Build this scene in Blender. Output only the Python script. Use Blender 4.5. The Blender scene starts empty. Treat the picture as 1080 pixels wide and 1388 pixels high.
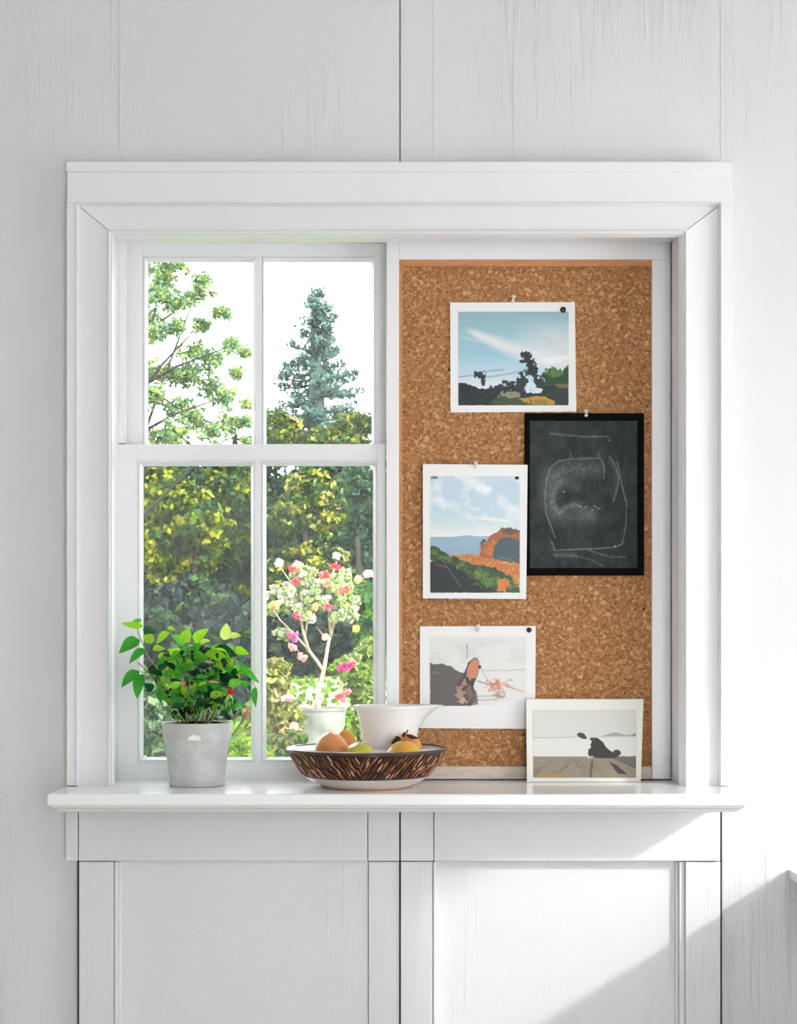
import bpy, math, random
import numpy as np
from mathutils import Vector

C = bpy.context.scene.collection
random.seed(7)
rng = np.random.default_rng(11)
PI = math.pi
# ---------------------------------------------------------------- camera frame
F = 2200.0          # focal length in pixels of the 1080x1388 frame
D0 = 2.9            # camera distance to the face of the window casing (y = 0)
CZ = 1.2702         # camera height; the window sill is at z = 1.0
HOR = 860.0         # image row of the horizon

def X(px, y=0.0): return (px - 540.0) * (D0 + y) / F
def Z(py, y=0.0): return CZ - (py - HOR) * (D0 + y) / F
def P(px, py, y=0.0): return (X(px, y), y, Z(py, y))

# ---------------------------------------------------------------- mesh helper
class MB:
    def __init__(s): s.v = []; s.f = []; s.c = []; s.col = None
    def add(s, vs, fs):
        b = len(s.v); s.v.extend([tuple(p) for p in vs])
        s.f.extend([tuple(i + b for i in f) for f in fs])
        if s.col is not None: s.c.extend([s.col] * len(vs))
        return s
    def box(s, x0, x1, y0, y1, z0, z1):
        vs = [(x0,y0,z0),(x1,y0,z0),(x1,y1,z0),(x0,y1,z0),(x0,y0,z1),(x1,y0,z1),(x1,y1,z1),(x0,y1,z1)]
        return s.add(vs, [(0,3,2,1),(4,5,6,7),(0,1,5,4),(1,2,6,5),(2,3,7,6),(3,0,4,7)])
    def slab(s, px0, py0, px1, py1, y0, y1):      # front face seen at these pixels on plane y0
        return s.box(X(px0,y0), X(px1,y0), y0, y1, Z(py1,y0), Z(py0,y0))
    def prism(s, poly, y0, y1):                   # poly of (x, z), front plane y0
        n = len(poly)
        vs = [(x,y0,z) for x,z in poly] + [(x,y1,z) for x,z in poly]
        fs = [tuple(range(n)), tuple(range(2*n-1, n-1, -1))] + [(i, i+n, (i+1)%n+n, (i+1)%n) for i in range(n)]
        return s.add(vs, fs)
    def lathe(s, prof, cx, cy, n=48, fn=None):
        vs = []
        for r, z in prof:
            for k in range(n):
                a = 2*PI*k/n
                p = (cx + r*math.cos(a), cy + r*math.sin(a), z)
                vs.append(fn(p, r, z, a) if fn else p)
        fs = []
        for i in range(len(prof)-1):
            for k in range(n):
                k2 = (k+1) % n
                fs.append((i*n+k, i*n+k2, (i+1)*n+k2, (i+1)*n+k))
        if prof[0][0] > 1e-5: fs.append(tuple(range(n-1, -1, -1)))
        if prof[-1][0] > 1e-5 and fn is None: fs.append(tuple((len(prof)-1)*n+k for k in range(n)))
        return s.add(vs, fs)
    def tube(s, pts, radii, n=8):
        pts = [Vector(p) for p in pts]
        if not hasattr(radii, '__len__'): radii = [radii]*len(pts)
        vs = []; fs = []
        for i, p in enumerate(pts):
            t = (pts[min(i+1, len(pts)-1)] - pts[max(i-1, 0)]).normalized()
            a = t.cross(Vector((0.13, 1, 0.07))).normalized(); b = t.cross(a)
            for k in range(n):
                q = 2*PI*k/n
                vs.append(p + (a*math.cos(q) + b*math.sin(q))*radii[i])
        for i in range(len(pts)-1):
            for k in range(n):
                k2 = (k+1) % n
                fs.append((i*n+k, i*n+k2, (i+1)*n+k2, (i+1)*n+k))
        fs.append(tuple(range(n-1,-1,-1))); fs.append(tuple((len(pts)-1)*n+k for k in range(n)))
        return s.add(vs, fs)
    def leaf(s, base, tip, w, nrm=(0,-1,0.3), fold=0.25, curl=0.12, nseg=7):
        b = Vector(base); t = Vector(tip); ax = t - b; L = ax.length
        if L < 1e-6: return s
        ax.normalize(); n = Vector(nrm); n = (n - ax*n.dot(ax)).normalized(); sd = ax.cross(n)
        vs = []; fs = []
        for i in range(nseg+1):
            u = i/nseg
            hw = w*0.5*(math.sin(PI*min(1, u**0.75))**0.8) * (1 - 0.25*u) + 0.0002
            c = b + ax*(L*u) - n*(curl*L*u*u) + n*(curl*0.5*L*u)
            up = n*(fold*hw)
            vs += [c - sd*hw + up, c, c + sd*hw + up]
        for i in range(nseg):
            k = i*3
            fs += [(k, k+1, k+4, k+3), (k+1, k+2, k+5, k+4)]
        return s.add(vs, fs)

def root_loc(o):
    while o.parent is not None: o = o.parent
    return Vector(o.location)

def build(name, mb, mat, parent=None, loc=None, smooth=False, bevel=0.0, angle=None):
    me = bpy.data.meshes.new(name)
    off = root_loc(parent) if parent is not None else Vector(loc if loc else (0,0,0))
    if isinstance(mb, MB):
        vs = [(v[0]-off.x, v[1]-off.y, v[2]-off.z) for v in mb.v]
        me.from_pydata(vs, [], mb.f)
        if mb.c:
            ca = me.color_attributes.new('tint', 'FLOAT_COLOR', 'POINT')
            ca.data.foreach_set('color', np.array([(c[0],c[1],c[2],1) for c in mb.c], dtype=np.float32).ravel())
    else:                                          # (verts Nx3, quads Mx4, colours Nx3 or None)
        v, q, c = mb
        v = v - np.array(off)
        me.vertices.add(len(v)); me.vertices.foreach_set('co', v.astype(np.float32).ravel())
        me.loops.add(q.size); me.loops.foreach_set('vertex_index', q.astype(np.int32).ravel())
        me.polygons.add(len(q)); me.polygons.foreach_set('loop_start', np.arange(0, q.size, 4, dtype=np.int32))
        if c is not None:
            ca = me.color_attributes.new('tint', 'FLOAT_COLOR', 'POINT')
            ca.data.foreach_set('color', np.concatenate([c, np.ones((len(c),1))], 1).astype(np.float32).ravel())
        me.update(calc_edges=True)
    me.validate(); me.update()
    if smooth: me.polygons.foreach_set('use_smooth', [True]*len(me.polygons))
    o = bpy.data.objects.new(name, me); C.objects.link(o)
    if mat: me.materials.append(mat)
    if parent is not None: o.parent = parent
    else: o.location = off
    if bevel:
        m = o.modifiers.new('bevel', 'BEVEL'); m.width = bevel; m.segments = 2; m.limit_method = 'ANGLE'; m.angle_limit = math.radians(30)
    if angle is not None:
        m = o.modifiers.new('split', 'EDGE_SPLIT'); m.split_angle = math.radians(angle)
    return o

def thing(name, label, cat, loc, group=None):
    o = bpy.data.objects.new(name, None); C.objects.link(o)
    o.location = loc; o.empty_display_size = 0.05
    return tag(o, label, cat, group)
def tag(o, label, cat, group=None):
    o['label'] = label; o['category'] = cat
    if group: o['group'] = group
    return o
def struct(name, mb, mat, **k):
    o = build(name, mb, mat, **k); o['kind'] = 'structure'; return o

# ---------------------------------------------------------------- materials
def lin(c): return tuple(((x/255)/12.92 if x/255 <= 0.04045 else ((x/255+0.055)/1.055)**2.4) for x in c)
class NT:
    def __init__(s, name):
        s.m = bpy.data.materials.new(name); s.m.use_nodes = True
        s.t = s.m.node_tree; s.n = s.t.nodes; s.l = s.t.links
        s.bsdf = s.n['Principled BSDF']; s.out = s.n['Material Output']
    def node(s, kind, **kw):
        n = s.n.new(kind)
        for k, v in kw.items():
            if k in n.inputs: n.inputs[k].default_value = v
            else: setattr(n, k, v)
        return n
    def link(s, a, b): s.l.new(a, b)
    def coords(s, scale=(1,1,1)):
        tc = s.node('ShaderNodeTexCoord'); mp = s.node('ShaderNodeMapping'); mp.inputs['Scale'].default_value = scale
        s.link(tc.outputs['Object'], mp.inputs['Vector']); return mp.outputs['Vector']
    def noise(s, vec, scale, detail=4, rough=0.5, dist=0.0):
        n = s.node('ShaderNodeTexNoise'); n.inputs['Scale'].default_value = scale; n.inputs['Detail'].default_value = detail
        n.inputs['Roughness'].default_value = rough; n.inputs['Distortion'].default_value = dist
        s.link(vec, n.inputs['Vector']); return n.outputs['Fac']
    def ramp(s, fac, stops, interp='LINEAR'):
        r = s.node('ShaderNodeValToRGB'); r.color_ramp.interpolation = interp
        e = r.color_ramp.elements
        while len(e) < len(stops): e.new(0.5)
        for i, (p, c) in enumerate(stops):
            e[i].position = p; e[i].color = (*(c if len(c) == 3 else c[:3]), 1)
        s.link(fac, r.inputs['Fac']); return r.outputs['Color']
    def bump(s, h, strength=0.3, dist=0.002):
        b = s.node('ShaderNodeBump'); b.inputs['Strength'].default_value = strength; b.inputs['Distance'].default_value = dist
        s.link(h, b.inputs['Height']); s.link(b.outputs['Normal'], s.bsdf.inputs['Normal']); return b
    def mix(s, fac, a, b):
        m = s.node('ShaderNodeMix', data_type='RGBA')
        for i, x in ((0, fac), (6, a), (7, b)):
            if isinstance(x, (int, float)): m.inputs[i].default_value = x
            elif isinstance(x, tuple): m.inputs[i].default_value = (*x, 1)
            else: s.link(x, m.inputs[i])
        return m.outputs[2]
    def math(s, op, a, b=0.0):
        m = s.node('ShaderNodeMath', operation=op)
        for i, x in ((0, a), (1, b)):
            if isinstance(x, (int, float)): m.inputs[i].default_value = x
            else: s.link(x, m.inputs[i])
        return m.outputs[0]

def simple(name, col, rough=0.5, spec=0.5, var=0.0, vscale=20):
    t = NT(name); t.bsdf.inputs['Roughness'].default_value = rough; t.bsdf.inputs['Specular IOR Level'].default_value = spec
    c = lin(col)
    if var:
        f = t.noise(t.coords(), vscale, 4)
        col_ = t.ramp(f, [(0.3, tuple(x*(1-var) for x in c)), (0.7, tuple(min(1, x*(1+var)) for x in c))])
        t.link(col_, t.bsdf.inputs['Base Color'])
    else: t.bsdf.inputs['Base Color'].default_value = (*c, 1)
    return t.m

def painted(name, col, rough=0.4, grain=0.25, spec=0.4):
    """white paint over wood: faint grain that runs up the boards, stronger in some places"""
    t = NT(name); t.bsdf.inputs['Roughness'].default_value = rough; t.bsdf.inputs['Specular IOR Level'].default_value = spec
    c = lin(col)
    v = t.coords((55, 55, 2.2))
    g = t.noise(v, 1.6, 5, 0.6, 1.2)
    patch = t.noise(t.coords((2.6, 2.6, 0.8)), 1.3, 2)
    pm = t.ramp(patch, [(0.47, (0.10,)*3), (0.63, (1,)*3)])
    fine = t.noise(t.coords(), 160, 3, 0.7)
    gl = t.ramp(g, [(0.28, (0.35,)*3), (0.42, (0.6,)*3), (0.55, (0.5,)*3), (0.68, (1,)*3), (0.78, (.5,)*3)])
    h = t.math('MULTIPLY', gl, pm)
    h2 = t.math('ADD', h, t.math('MULTIPLY', fine, 0.18))
    t.bump(h2, grain, 0.004)
    f = t.noise(t.coords(), 2.5, 3)
    t.link(t.ramp(f, [(0.3, tuple(x*0.97 for x in c)), (0.7, c)]), t.bsdf.inputs['Base Color'])
    return t.m

M_wall = painted('wall_paint', (224, 224, 226), 0.5, 0.6, 0.35)
M_trim = painted('trim_paint', (236, 236, 238), 0.38, 0.05)
M_panel = painted('panel_paint', (228, 228, 230), 0.42, 0.45)
M_sash = painted('sash_paint', (241, 241, 243), 0.35, 0.04)
M_sill = painted('sill_paint', (249, 249, 250), 0.16, 0.03, 0.9)
M_floor = simple('floor_boards', (188, 178, 168), 0.5, 0.4, 0.15, 6)
M_ceil = simple('ceiling_paint', (232, 232, 230), 0.8, 0.2)

def make_glass():
    t = NT('window_glass')
    tr = t.node('ShaderNodeBsdfTransparent'); tr.inputs['Color'].default_value = (0.97, 0.985, 0.98, 1)
    gl = t.node('ShaderNodeBsdfGlossy'); gl.inputs['Roughness'].default_value = 0.02
    fr = t.node('ShaderNodeFresnel'); fr.inputs['IOR'].default_value = 1.45
    m = t.node('ShaderNodeMixShader'); t.link(fr.outputs[0], m.inputs[0]); t.link(tr.outputs[0], m.inputs[1]); t.link(gl.outputs[0], m.inputs[2])
    # faint patchy translucent layer, added to give the panes a milky glare haze
    tl = t.node('ShaderNodeBsdfTranslucent'); tl.inputs['Color'].default_value = (0.93, 0.96, 1.0, 1)
    d = t.noise(t.coords(), 7, 4)
    dm = t.ramp(d, [(0.3, (0.007,)*3), (0.75, (0.020,)*3)])
    m2 = t.node('ShaderNodeMixShader'); t.link(dm, m2.inputs[0]); t.link(m.outputs[0], m2.inputs[1]); t.link(tl.outputs[0], m2.inputs[2])
    t.link(m2.outputs[0], t.out.inputs['Surface'])
    return t.m
M_glass = make_glass()

def make_cork():
    t = NT('cork')
    v = t.coords((1, 1, 1))
    wob = t.node('ShaderNodeTexNoise'); wob.inputs['Scale'].default_value = 90; wob.inputs['Detail'].default_value = 3
    t.link(v, wob.inputs['Vector'])
    wv = t.node('ShaderNodeVectorMath', operation='SCALE'); wv.inputs['Scale'].default_value = 0.011
    t.link(wob.outputs['Color'], wv.inputs[0])
    av = t.node('ShaderNodeVectorMath', operation='ADD'); t.link(v, av.inputs[0]); t.link(wv.outputs[0], av.inputs[1])
    def vor(scale, feat='F1'):
        n = t.node('ShaderNodeTexVoronoi', feature=feat); n.inputs['Scale'].default_value = scale
        t.link(av.outputs[0], n.inputs['Vector']); return n
    v1 = vor(260); v2 = vor(90)
    sep = t.node('ShaderNodeSeparateColor'); t.link(v1.outputs['Color'], sep.inputs[0])
    base = t.ramp(sep.outputs[0], [(0.0, lin((118, 70, 33))), (0.22, lin((158, 99, 52))), (0.5, lin((184, 122, 70))),
                                    (0.8, lin((202, 143, 88))), (1.0, lin((222, 172, 118)))])
    fine = t.noise(v, 420, 4, 0.7)
    base = t.mix(0.75, base, t.mix(fine, lin((120, 70, 34)), lin((224, 170, 112))))
    base2 = t.mix(0.5, t.ramp(sep.outputs[0], [(0.0, lin((112, 66, 32))), (0.35, lin((172, 110, 60))), (0.75, lin((196, 134, 80))), (1.0, lin((230, 186, 132)))]), base)
    # sparse large pale chips
    s2 = t.node('ShaderNodeSeparateColor'); t.link(v2.outputs['Color'], s2.inputs[0])
    near = t.ramp(v2.outputs['Distance'], [(0.30, (1,)*3), (0.40, (0,)*3)])
    sel = t.ramp(s2.outputs[1], [(0.90, (0,)*3), (0.92, (1,)*3)])
    chip = t.math('MULTIPLY', near, sel)
    base3 = t.mix(t.math('MULTIPLY', chip, 0.8), base2, lin((226, 178, 124)))
    seld = t.ramp(s2.outputs[2], [(0.95, (0,)*3), (0.965, (1,)*3)])
    near2 = t.ramp(v2.outputs['Distance'], [(0.16, (1,)*3), (0.26, (0,)*3)])
    base4 = t.mix(t.math('MULTIPLY', near2, seld), base3, lin((62, 34, 16)))
    hs = t.node('ShaderNodeHueSaturation'); hs.inputs['Value'].default_value = 1.14; hs.inputs['Saturation'].default_value = .97; t.link(base4, hs.inputs['Color']); t.link(hs.outputs[0], t.bsdf.inputs['Base Color']); t.bsdf.inputs['Roughness'].default_value = 0.8
    hv = t.math('ADD', t.math('MULTIPLY', sep.outputs[1], 0.7), t.math('MULTIPLY', fine, 0.8))
    t.bump(hv, 1.0, 0.0035)
    return t.m
M_cork = make_cork()

def make_wood(name, a, b, rough=0.5):
    t = NT(name); t.bsdf.inputs['Roughness'].default_value = rough
    f = t.noise(t.coords((6, 60, 60)), 4, 5, 0.6, 0.8)
    t.link(t.ramp(f, [(0.3, lin(a)), (0.7, lin(b))]), t.bsdf.inputs['Base Color']); return t.m
M_palewood = make_wood('pale_wood', (196, 180, 166), (222, 210, 198))
M_orangewood = make_wood('orange_wood', (184, 118, 66), (214, 152, 98))

def attr_mat(name, rough=0.5, spec=0.3, translucent=0.0, var=0.0, vs=6.0, val=1.0, sat=1.0):
    t = NT(name)
    a = t.node('ShaderNodeAttribute'); a.attribute_name = 'tint'
    col = a.outputs['Color']
    if val != 1.0:
        h0 = t.node('ShaderNodeHueSaturation'); t.link(col, h0.inputs['Color']); h0.inputs['Value'].default_value = val; h0.inputs['Saturation'].default_value = sat; col = h0.outputs['Color']
    if var:
        f = t.noise(t.coords(), vs, 3)
        hs = t.node('ShaderNodeHueSaturation'); t.link(col, hs.inputs['Color'])
        t.link(t.math('ADD', t.math('MULTIPLY', f, var*2), 1-var), hs.inputs['Value']); col = hs.outputs['Color']
    t.link(col, t.bsdf.inputs['Base Color']); t.bsdf.inputs['Roughness'].default_value = rough
    t.bsdf.inputs['Specular IOR Level'].default_value = spec
    if translucent:
        tl = t.node('ShaderNodeBsdfTranslucent'); t.link(col, tl.inputs['Color'])
        m = t.node('ShaderNodeMixShader'); m.inputs[0].default_value = translucent
        t.link(t.bsdf.outputs[0], m.inputs[1]); t.link(tl.outputs[0], m.inputs[2]); t.link(m.outputs[0], t.out.inputs['Surface'])
    return t.m
M_leaf = attr_mat('plant_leaf', 0.28, 0.5, 0.45, .25, 60)
M_foliage = attr_mat('garden_foliage', 0.6, 0.15, 0.25, val=.27, sat=1.15)
M_cream_foliage = attr_mat('cream_foliage', 0.6, 0.15, 0.3, val=.62)
M_hazed_foliage = attr_mat('hazed_foliage', 0.6, 0.15, 0.3, val=.48)  # raised value puts sky glare and haze into the leaf colour
M_petal = attr_mat('petal', 0.6, 0.2, 0.3)
M_print = attr_mat('printed_paper', 0.35, 0.4)
M_slate = attr_mat('chalkboard_face', 0.85, 0.12)

# ---------------------------------------------------------------- the room
YW = 0.03                          # wall face
JL = X(160, .125); JR = X(909, .115)
JT = Z(330, .165)
RX0, RX1, RY0, RH = -2.2, 1.6, -4.3, 2.75
SEAM = X(542, YW)
w = MB()
w.box(RX0, JL-.004, YW, .22, 0, RH)
w.box(JR+.004, RX1, YW, .22, 0, RH)
w.box(JL-.004, SEAM-.0013, YW, .22, JT+.004, RH)
w.box(SEAM+.0013, JR+.004, YW, .22, JT+.004, RH)
w.box(SEAM-.0013, SEAM+.0013, YW+.012, .22, JT+.004, RH)
w.box(JL-.004, JR+.004, YW, .22, 0, .96)
w.box(X(526, .2), JR+.004, .135, .22, .96, JT+.004)
struct('wall_back', w, M_wall)
# thin battens / board edges on the wall face
for i, (px, wd) in enumerate(((163, .0012), (588, .0010), (977, .0012))):
    b = MB(); b.box(X(px, YW)-wd, X(px, YW)+wd, YW-.0012, YW+.001, Z(215, YW), RH)
    struct('trim_%d' % (i+1), b, M_wall, bevel=.0005)
struct('floor', MB().box(RX0-.1, RX1+.1, RY0-.1, .22, -.1, 0), M_floor)
struct('ceiling', MB().box(RX0-.1, RX1+.1, RY0-.1, .22, RH, RH+.1), M_ceil)
struct('wall_left', MB().box(RX0-.1, RX0, RY0, .22, 0, RH), M_ceil)
# right wall: near window whose top edge cuts the sun patch, and a second wide opening further along
wr = MB(); NY0, NY1, NZ0, NZ1 = -1.42, -.32, .92, 1.83; FY0, FY1, FZ0, FZ1 = -3.7, -2.5, .95, 2.1
T = .12
wr.box(RX1, RX1+T, NY1, .22, 0, RH)
wr.box(RX1, RX1+T, NY0, NY1, 0, NZ0); wr.box(RX1, RX1+T, NY0, NY1, NZ1, RH)
wr.box(RX1, RX1+T, FY1, NY0, 0, RH)
wr.box(RX1, RX1+T, FY0, FY1, 0, RH)
wr.box(RX1, RX1+T, RY0, FY0, 0, RH)
struct('wall_right', wr, M_ceil)
# unseen tinted pane, added to weaken the sun inside the room
def make_tint():
    t = NT('added_sun_filter'); tr = t.node('ShaderNodeBsdfTransparent'); tr.inputs['Color'].default_value = (.40, .41, .41, 1)
    t.link(tr.outputs[0], t.out.inputs['Surface']); return t.m
w2 = bpy.data.objects.new('window_2', None); C.objects.link(w2); w2.location = (RX1+.06, (NY0+NY1)/2, NZ0); w2['kind'] = 'structure'
build('pane', MB().box(RX1+.058, RX1+.061, NY0, NY1, NZ0, NZ1), make_tint(), w2)
wf = MB()
wf.box(RX0, .5, RY0-.1, RY0, 0, RH); wf.box(1.2, RX1, RY0-.1, RY0, 0, RH); wf.box(.5, 1.2, RY0-.1, RY0, 2.1, RH)  # opening in the unseen wall, shaped to let fill light in
struct('wall_front', wf, M_ceil)

# ---------------------------------------------------------------- casing (trim)
def px_poly(pts, y): return [(X(a, y), Z(b, y)) for a, b in pts]
yb = -.012          # outer band / head fascia
t1 = MB(); t1.slab(89, 218.5, 993, 232, yb-.008, YW); struct('trim_4', t1, M_trim, bevel=.0025)          # cap
t1 = MB(); t1.slab(91, 232, 991, 275, yb, YW); struct('trim_5', t1, M_trim, bevel=.0015)                # fascia
t1 = MB(); t1.slab(90, 275, 104, 1065, yb, YW); struct('trim_6', t1, M_trim, bevel=.0015)
t1 = MB(); t1.slab(977, 275, 992, 1065, yb, YW); struct('trim_7', t1, M_trim, bevel=.0015)
# bead line where the band steps down to the flat casing
def bead(mb, steps):
    # steps: (left px, top px, right px, y) from outside to inside; three-sided moulding
    rows = []
    for (l, tp, r, y) in steps:
        rows.append([(X(l,y),y,Z(1065,y)), (X(l,y),y,Z(tp,y)), (X(r,y),y,Z(tp,y)), (X(r,y),y,Z(1065,y))])
    vs = sum(rows, []); n = len(steps)
    mb.add(vs, [(i*4+k, i*4+k+1, (i+1)*4+k+1, (i+1)*4+k) for i in range(n-1) for k in range(3)])
    mb.add([vs[i*4] for i in range(n)]+[vs[i*4+3] for i in range(n)], [tuple(range(n)), tuple(range(2*n-1, n-1, -1))])
t1 = MB()
bead(t1, [(102.8,273.8,978.4,.010),(102.8,273.8,978.4,-.0140),(103.6,274.6,977.6,-.0150),(107.8,279.8,973.4,.0010),(107.8,279.8,973.4,.012)])
struct('trim_8', t1, M_trim)
# flat inner casing, mitred at the corners (slopes back to the opening)
def flat_piece(a):
    # outer edge sits back, inner edge forward
    b = MB(); n = 4
    vs = [(X(px, y), y, Z(py, y)) for px, py, y in a] + [(X(px, y), YW, Z(py, y)) for px, py, y in a]
    b.add(vs, [(0,1,2,3)] + [(i, i+4, (i+1)%4+4, (i+1)%4) for i in range(4)]); return b
yo, yi = .004, -.003
struct('trim_9', flat_piece([(107,278.6,yo),(973.4,278.6,yo),(929.6,312,yi),(147.4,312,yi)]), M_trim)
struct('trim_10', flat_piece([(107,279.4,yo),(146.6,312.4,yi),(146.6,1065,yi),(107,1065,yo)]), M_trim)
struct('trim_11', flat_piece([(974,279.4,yo),(974,1065,yo),(930.4,1065,yi),(930.4,312.4,yi)]), M_trim)
# inner bead: two little steps
t1 = MB()
bead(t1, [(146.2,311.6,931,.010),(146.2,311.6,931,-.008),(147.2,312.6,929.8,-.0105),(150.6,317,926.2,-.003),(151.2,317.6,925.6,-.0045),(155.0,321.8,919.8,.006),(155.0,321.8,919.8,.03)])
struct('trim_12', t1, M_trim)

# ---------------------------------------------------------------- window
win = bpy.data.objects.new('window_1', None); C.objects.link(win); win.location = (X(340), .12, 1.0); win['kind'] = 'structure'
j = MB()
j.box(JL-.03, JL, .012, .22, 1.0, JT+.03)
j.box(JR, JR+.03, .012, .22, 1.0, JT+.03)
j.box(JL-.03, JR+.03, .012, .22, JT, JT+.03)
build('window_frame', j, M_sash, win, bevel=.0012)
ps = MB(); ps.box(JL, X(171, .15), .128, .158, Z(600, .12), JT)        # parting stop in front of the upper sash
build('stop_bead', ps, M_sash, win, bevel=.001)
ps = MB(); ps.box(JL, JR, .055, .095, Z(328.5, .095), JT); build('stop_bead', ps, M_sash, win, bevel=.0015)

def sash(name, o, panes, y0, th=.034, gd=.017):
    """o = outer px rect at y0; panes = list of (bead outer rect, glass rect)"""
    s = MB()
    ox0, oy0, ox1, oy1 = o
    (b0, g0), (b1, g1) = panes
    s.slab(ox0, oy0, b0[0], oy1, y0, y0+th); s.slab(b1[2], oy0, ox1, oy1, y0, y0+th)
    s.slab(b0[0], oy0, b1[2], b0[1], y0, y0+th); s.slab(b0[0], b0[3], b1[2], oy1, y0, y0+th)
    r = build(name, s, M_sash, win, bevel=.0008)
    mu = MB(); mu.slab(b0[2], b0[1], b1[0], b0[3], y0, y0+th); build('muntin', mu, M_sash, r, bevel=.0008)
    for bo, g in panes:
        m = MB(); yg = y0+gd
        mid = tuple(a*.62+b*.38 for a, b in zip(bo, g))
        def rc(q, y): return [(X(q[0],y),y,Z(q[1],y)),(X(q[2],y),y,Z(q[1],y)),(X(q[2],y),y,Z(q[3],y)),(X(q[0],y),y,Z(q[3],y))]
        rings = [rc(bo, y0+.003), rc(mid, y0-.001), rc(g, yg-.004), rc(g, yg+.012)]
        vs = sum(rings, [])
        fs = [(i*4+k, i*4+(k+1)%4, (i+1)*4+(k+1)%4, (i+1)*4+k) for i in range(3) for k in range(4)]
        m.add(vs, fs); build('glazing_bead', m, M_sash, r)
        p = MB(); p.box(X(g[0]-2,yg), X(g[2]+2,yg), yg, yg+.003, Z(g[3]+2,yg), Z(g[1]-2,yg)); build('pane', p, M_glass, r)
    return r
sash('sash_lower', (160, 602, 522.5, 1057), [((186,624,345,1033),(194.5,632,340,1026)), ((353.5,624,511.5,1033),(361,632,505.5,1026))], .125)
sash('sash_upper', (165, 330, 526, 622), [((193,347,346,606),(201,356,341,603)), ((355,347,509.5,606),(361,356,503.5,603))], .165)
# sill board with moulding
s = MB(); SX0, SX1 = X(63, -.154), X(1016, -.154)
s.box(SX0, SX1, -.154, YW, .980, 1.0); s.box(JL-.03, JR+.03, YW, .22, .975, 1.0)
build('window_sill', s, M_sill, win, bevel=.003)
s = MB()
prof = [(-.147,.980),(-.146,.976),(-.140,.9735),(-.137,.969),(-.130,.967)]
vs = []
for k, (y, z) in enumerate(prof):
    ins = (y+.154)
    vs += [(SX0+ins*.9, YW, z), (SX0+ins*.9, y, z), (SX1-ins*.9, y, z), (SX1-ins*.9, YW, z)]
fs = [(i*4+k, i*4+k+1, (i+1)*4+k+1, (i+1)*4+k) for i in range(len(prof)-1) for k in range(3)]
n4 = (len(prof)-1)*4; fs.append((n4, n4+1, n4+2, n4+3))
s.add(vs, fs); build('sill_moulding', s, M_trim, win)

# surround that holds the cork board
s = MB()
s.slab(523.5, 323, 541, 1056, .105, .14)
s.slab(541, 323, 909, 351.5, .105, .14)
s.slab(883.5, 351.5, 909, 1056, .105, .14)
struct('trim_13', s, M_sash, bevel=.0012)

# ---------------------------------------------------------------- panelling under the sill
yr = 0.0
GAPX = 542
s = MB(); s.slab(89, 1085, 105.3, 1167, yr, YW); struct('trim_14', s, M_panel, bevel=.001)
s = MB(); s.slab(106.7, 1085, 497.8, 1167, yr, YW); struct('trim_15', s, M_panel, bevel=.001)
s = MB(); s.slab(498.8, 1085, GAPX-1, 1167, yr, YW); struct('trim_16', s, M_panel, bevel=.001)
s = MB(); s.slab(GAPX+1, 1085, 587.3, 1167, yr, YW); struct('trim_17', s, M_panel, bevel=.001)
s = MB(); s.slab(588.3, 1085, 976, 1167, yr, YW); struct('trim_18', s, M_panel, bevel=.001)
YB = 1560
s = MB(); s.slab(107, 1168, 154.5, YB, .006, YW); struct('trim_19', s, M_panel, bevel=.0015)
s = MB(); s.slab(499.5, 1168, GAPX-1, YB, .012, YW); struct('trim_20', s, M_panel, bevel=.0012)
s = MB(); s.slab(GAPX+1, 1168, 586.5, YB, .006, YW); struct('trim_21', s, M_panel, bevel=.0015)
s = MB(); s.slab(929, 1168, 976.3, YB, .006, YW); struct('trim_22', s, M_panel, bevel=.0015)
# recessed fields
s = MB(); s.slab(150, 1160, 498.6, YB, .016, YW+.002); struct('trim_23', s, M_panel)
s = MB(); s.slab(580, 1160, 934, YB, .026, YW+.002); struct('trim_24', s, M_panel)
# small mouldings at the stiles
s = MB()
s.slab(155.2, 1168, 159.5, YB, .004, .02); s.slab(160.6, 1168, 164, YB, .012, .02)
struct('trim_25', s, M_trim, bevel=.0014)
s = MB(); s.slab(587.2, 1168, 590.8, YB, .004, .03); struct('trim_26', s, M_trim, bevel=.0014)
s = MB(); s.slab(915, 1168, 919.5, YB, .020, .03); s.slab(920.5, 1168, 928, YB, .012, .03)
struct('trim_27', s, M_panel, bevel=.0014)
M_dark = simple('painted_gap_shade', (70, 64, 60), 0.9, 0.1)  # dark colour stands in for the shade inside the panel gaps
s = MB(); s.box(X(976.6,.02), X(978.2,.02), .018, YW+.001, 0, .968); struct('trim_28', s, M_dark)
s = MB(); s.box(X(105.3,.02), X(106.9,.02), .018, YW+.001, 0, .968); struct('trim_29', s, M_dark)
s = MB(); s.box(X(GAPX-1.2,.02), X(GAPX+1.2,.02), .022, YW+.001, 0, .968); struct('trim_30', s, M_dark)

# counter at the right edge of the picture; its top throws the long diagonal shadow
M_counter = painted('counter_paint', (236, 236, 234), 0.4, 0.04)
ct = thing('side_counter', 'white side counter whose thin top meets the wall right of the panelling', 'counter', (1.15, -.24, 0))
cz = Z(1178, YW); cx = X(1068, YW)
b = MB(); b.box(cx, RX1-.005, -.56, YW-.002, cz-.016, cz); build('worktop', b, M_counter, ct, bevel=.0015)
b = MB(); b.box(cx+.06, RX1-.01, -.50, YW-.004, 0, cz-.016); build('cabinet_body', b, M_counter, ct, bevel=.0015)
b = MB(); b.box(cx+.08, 1.135, -.518, -.50, .10, cz-.03); build('door', b, M_counter, ct, bevel=.002)
b = MB(); b.box(1.15, RX1-.03, -.518, -.50, .10, cz-.03); build('door', b, M_counter, ct, bevel=.002)

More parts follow.
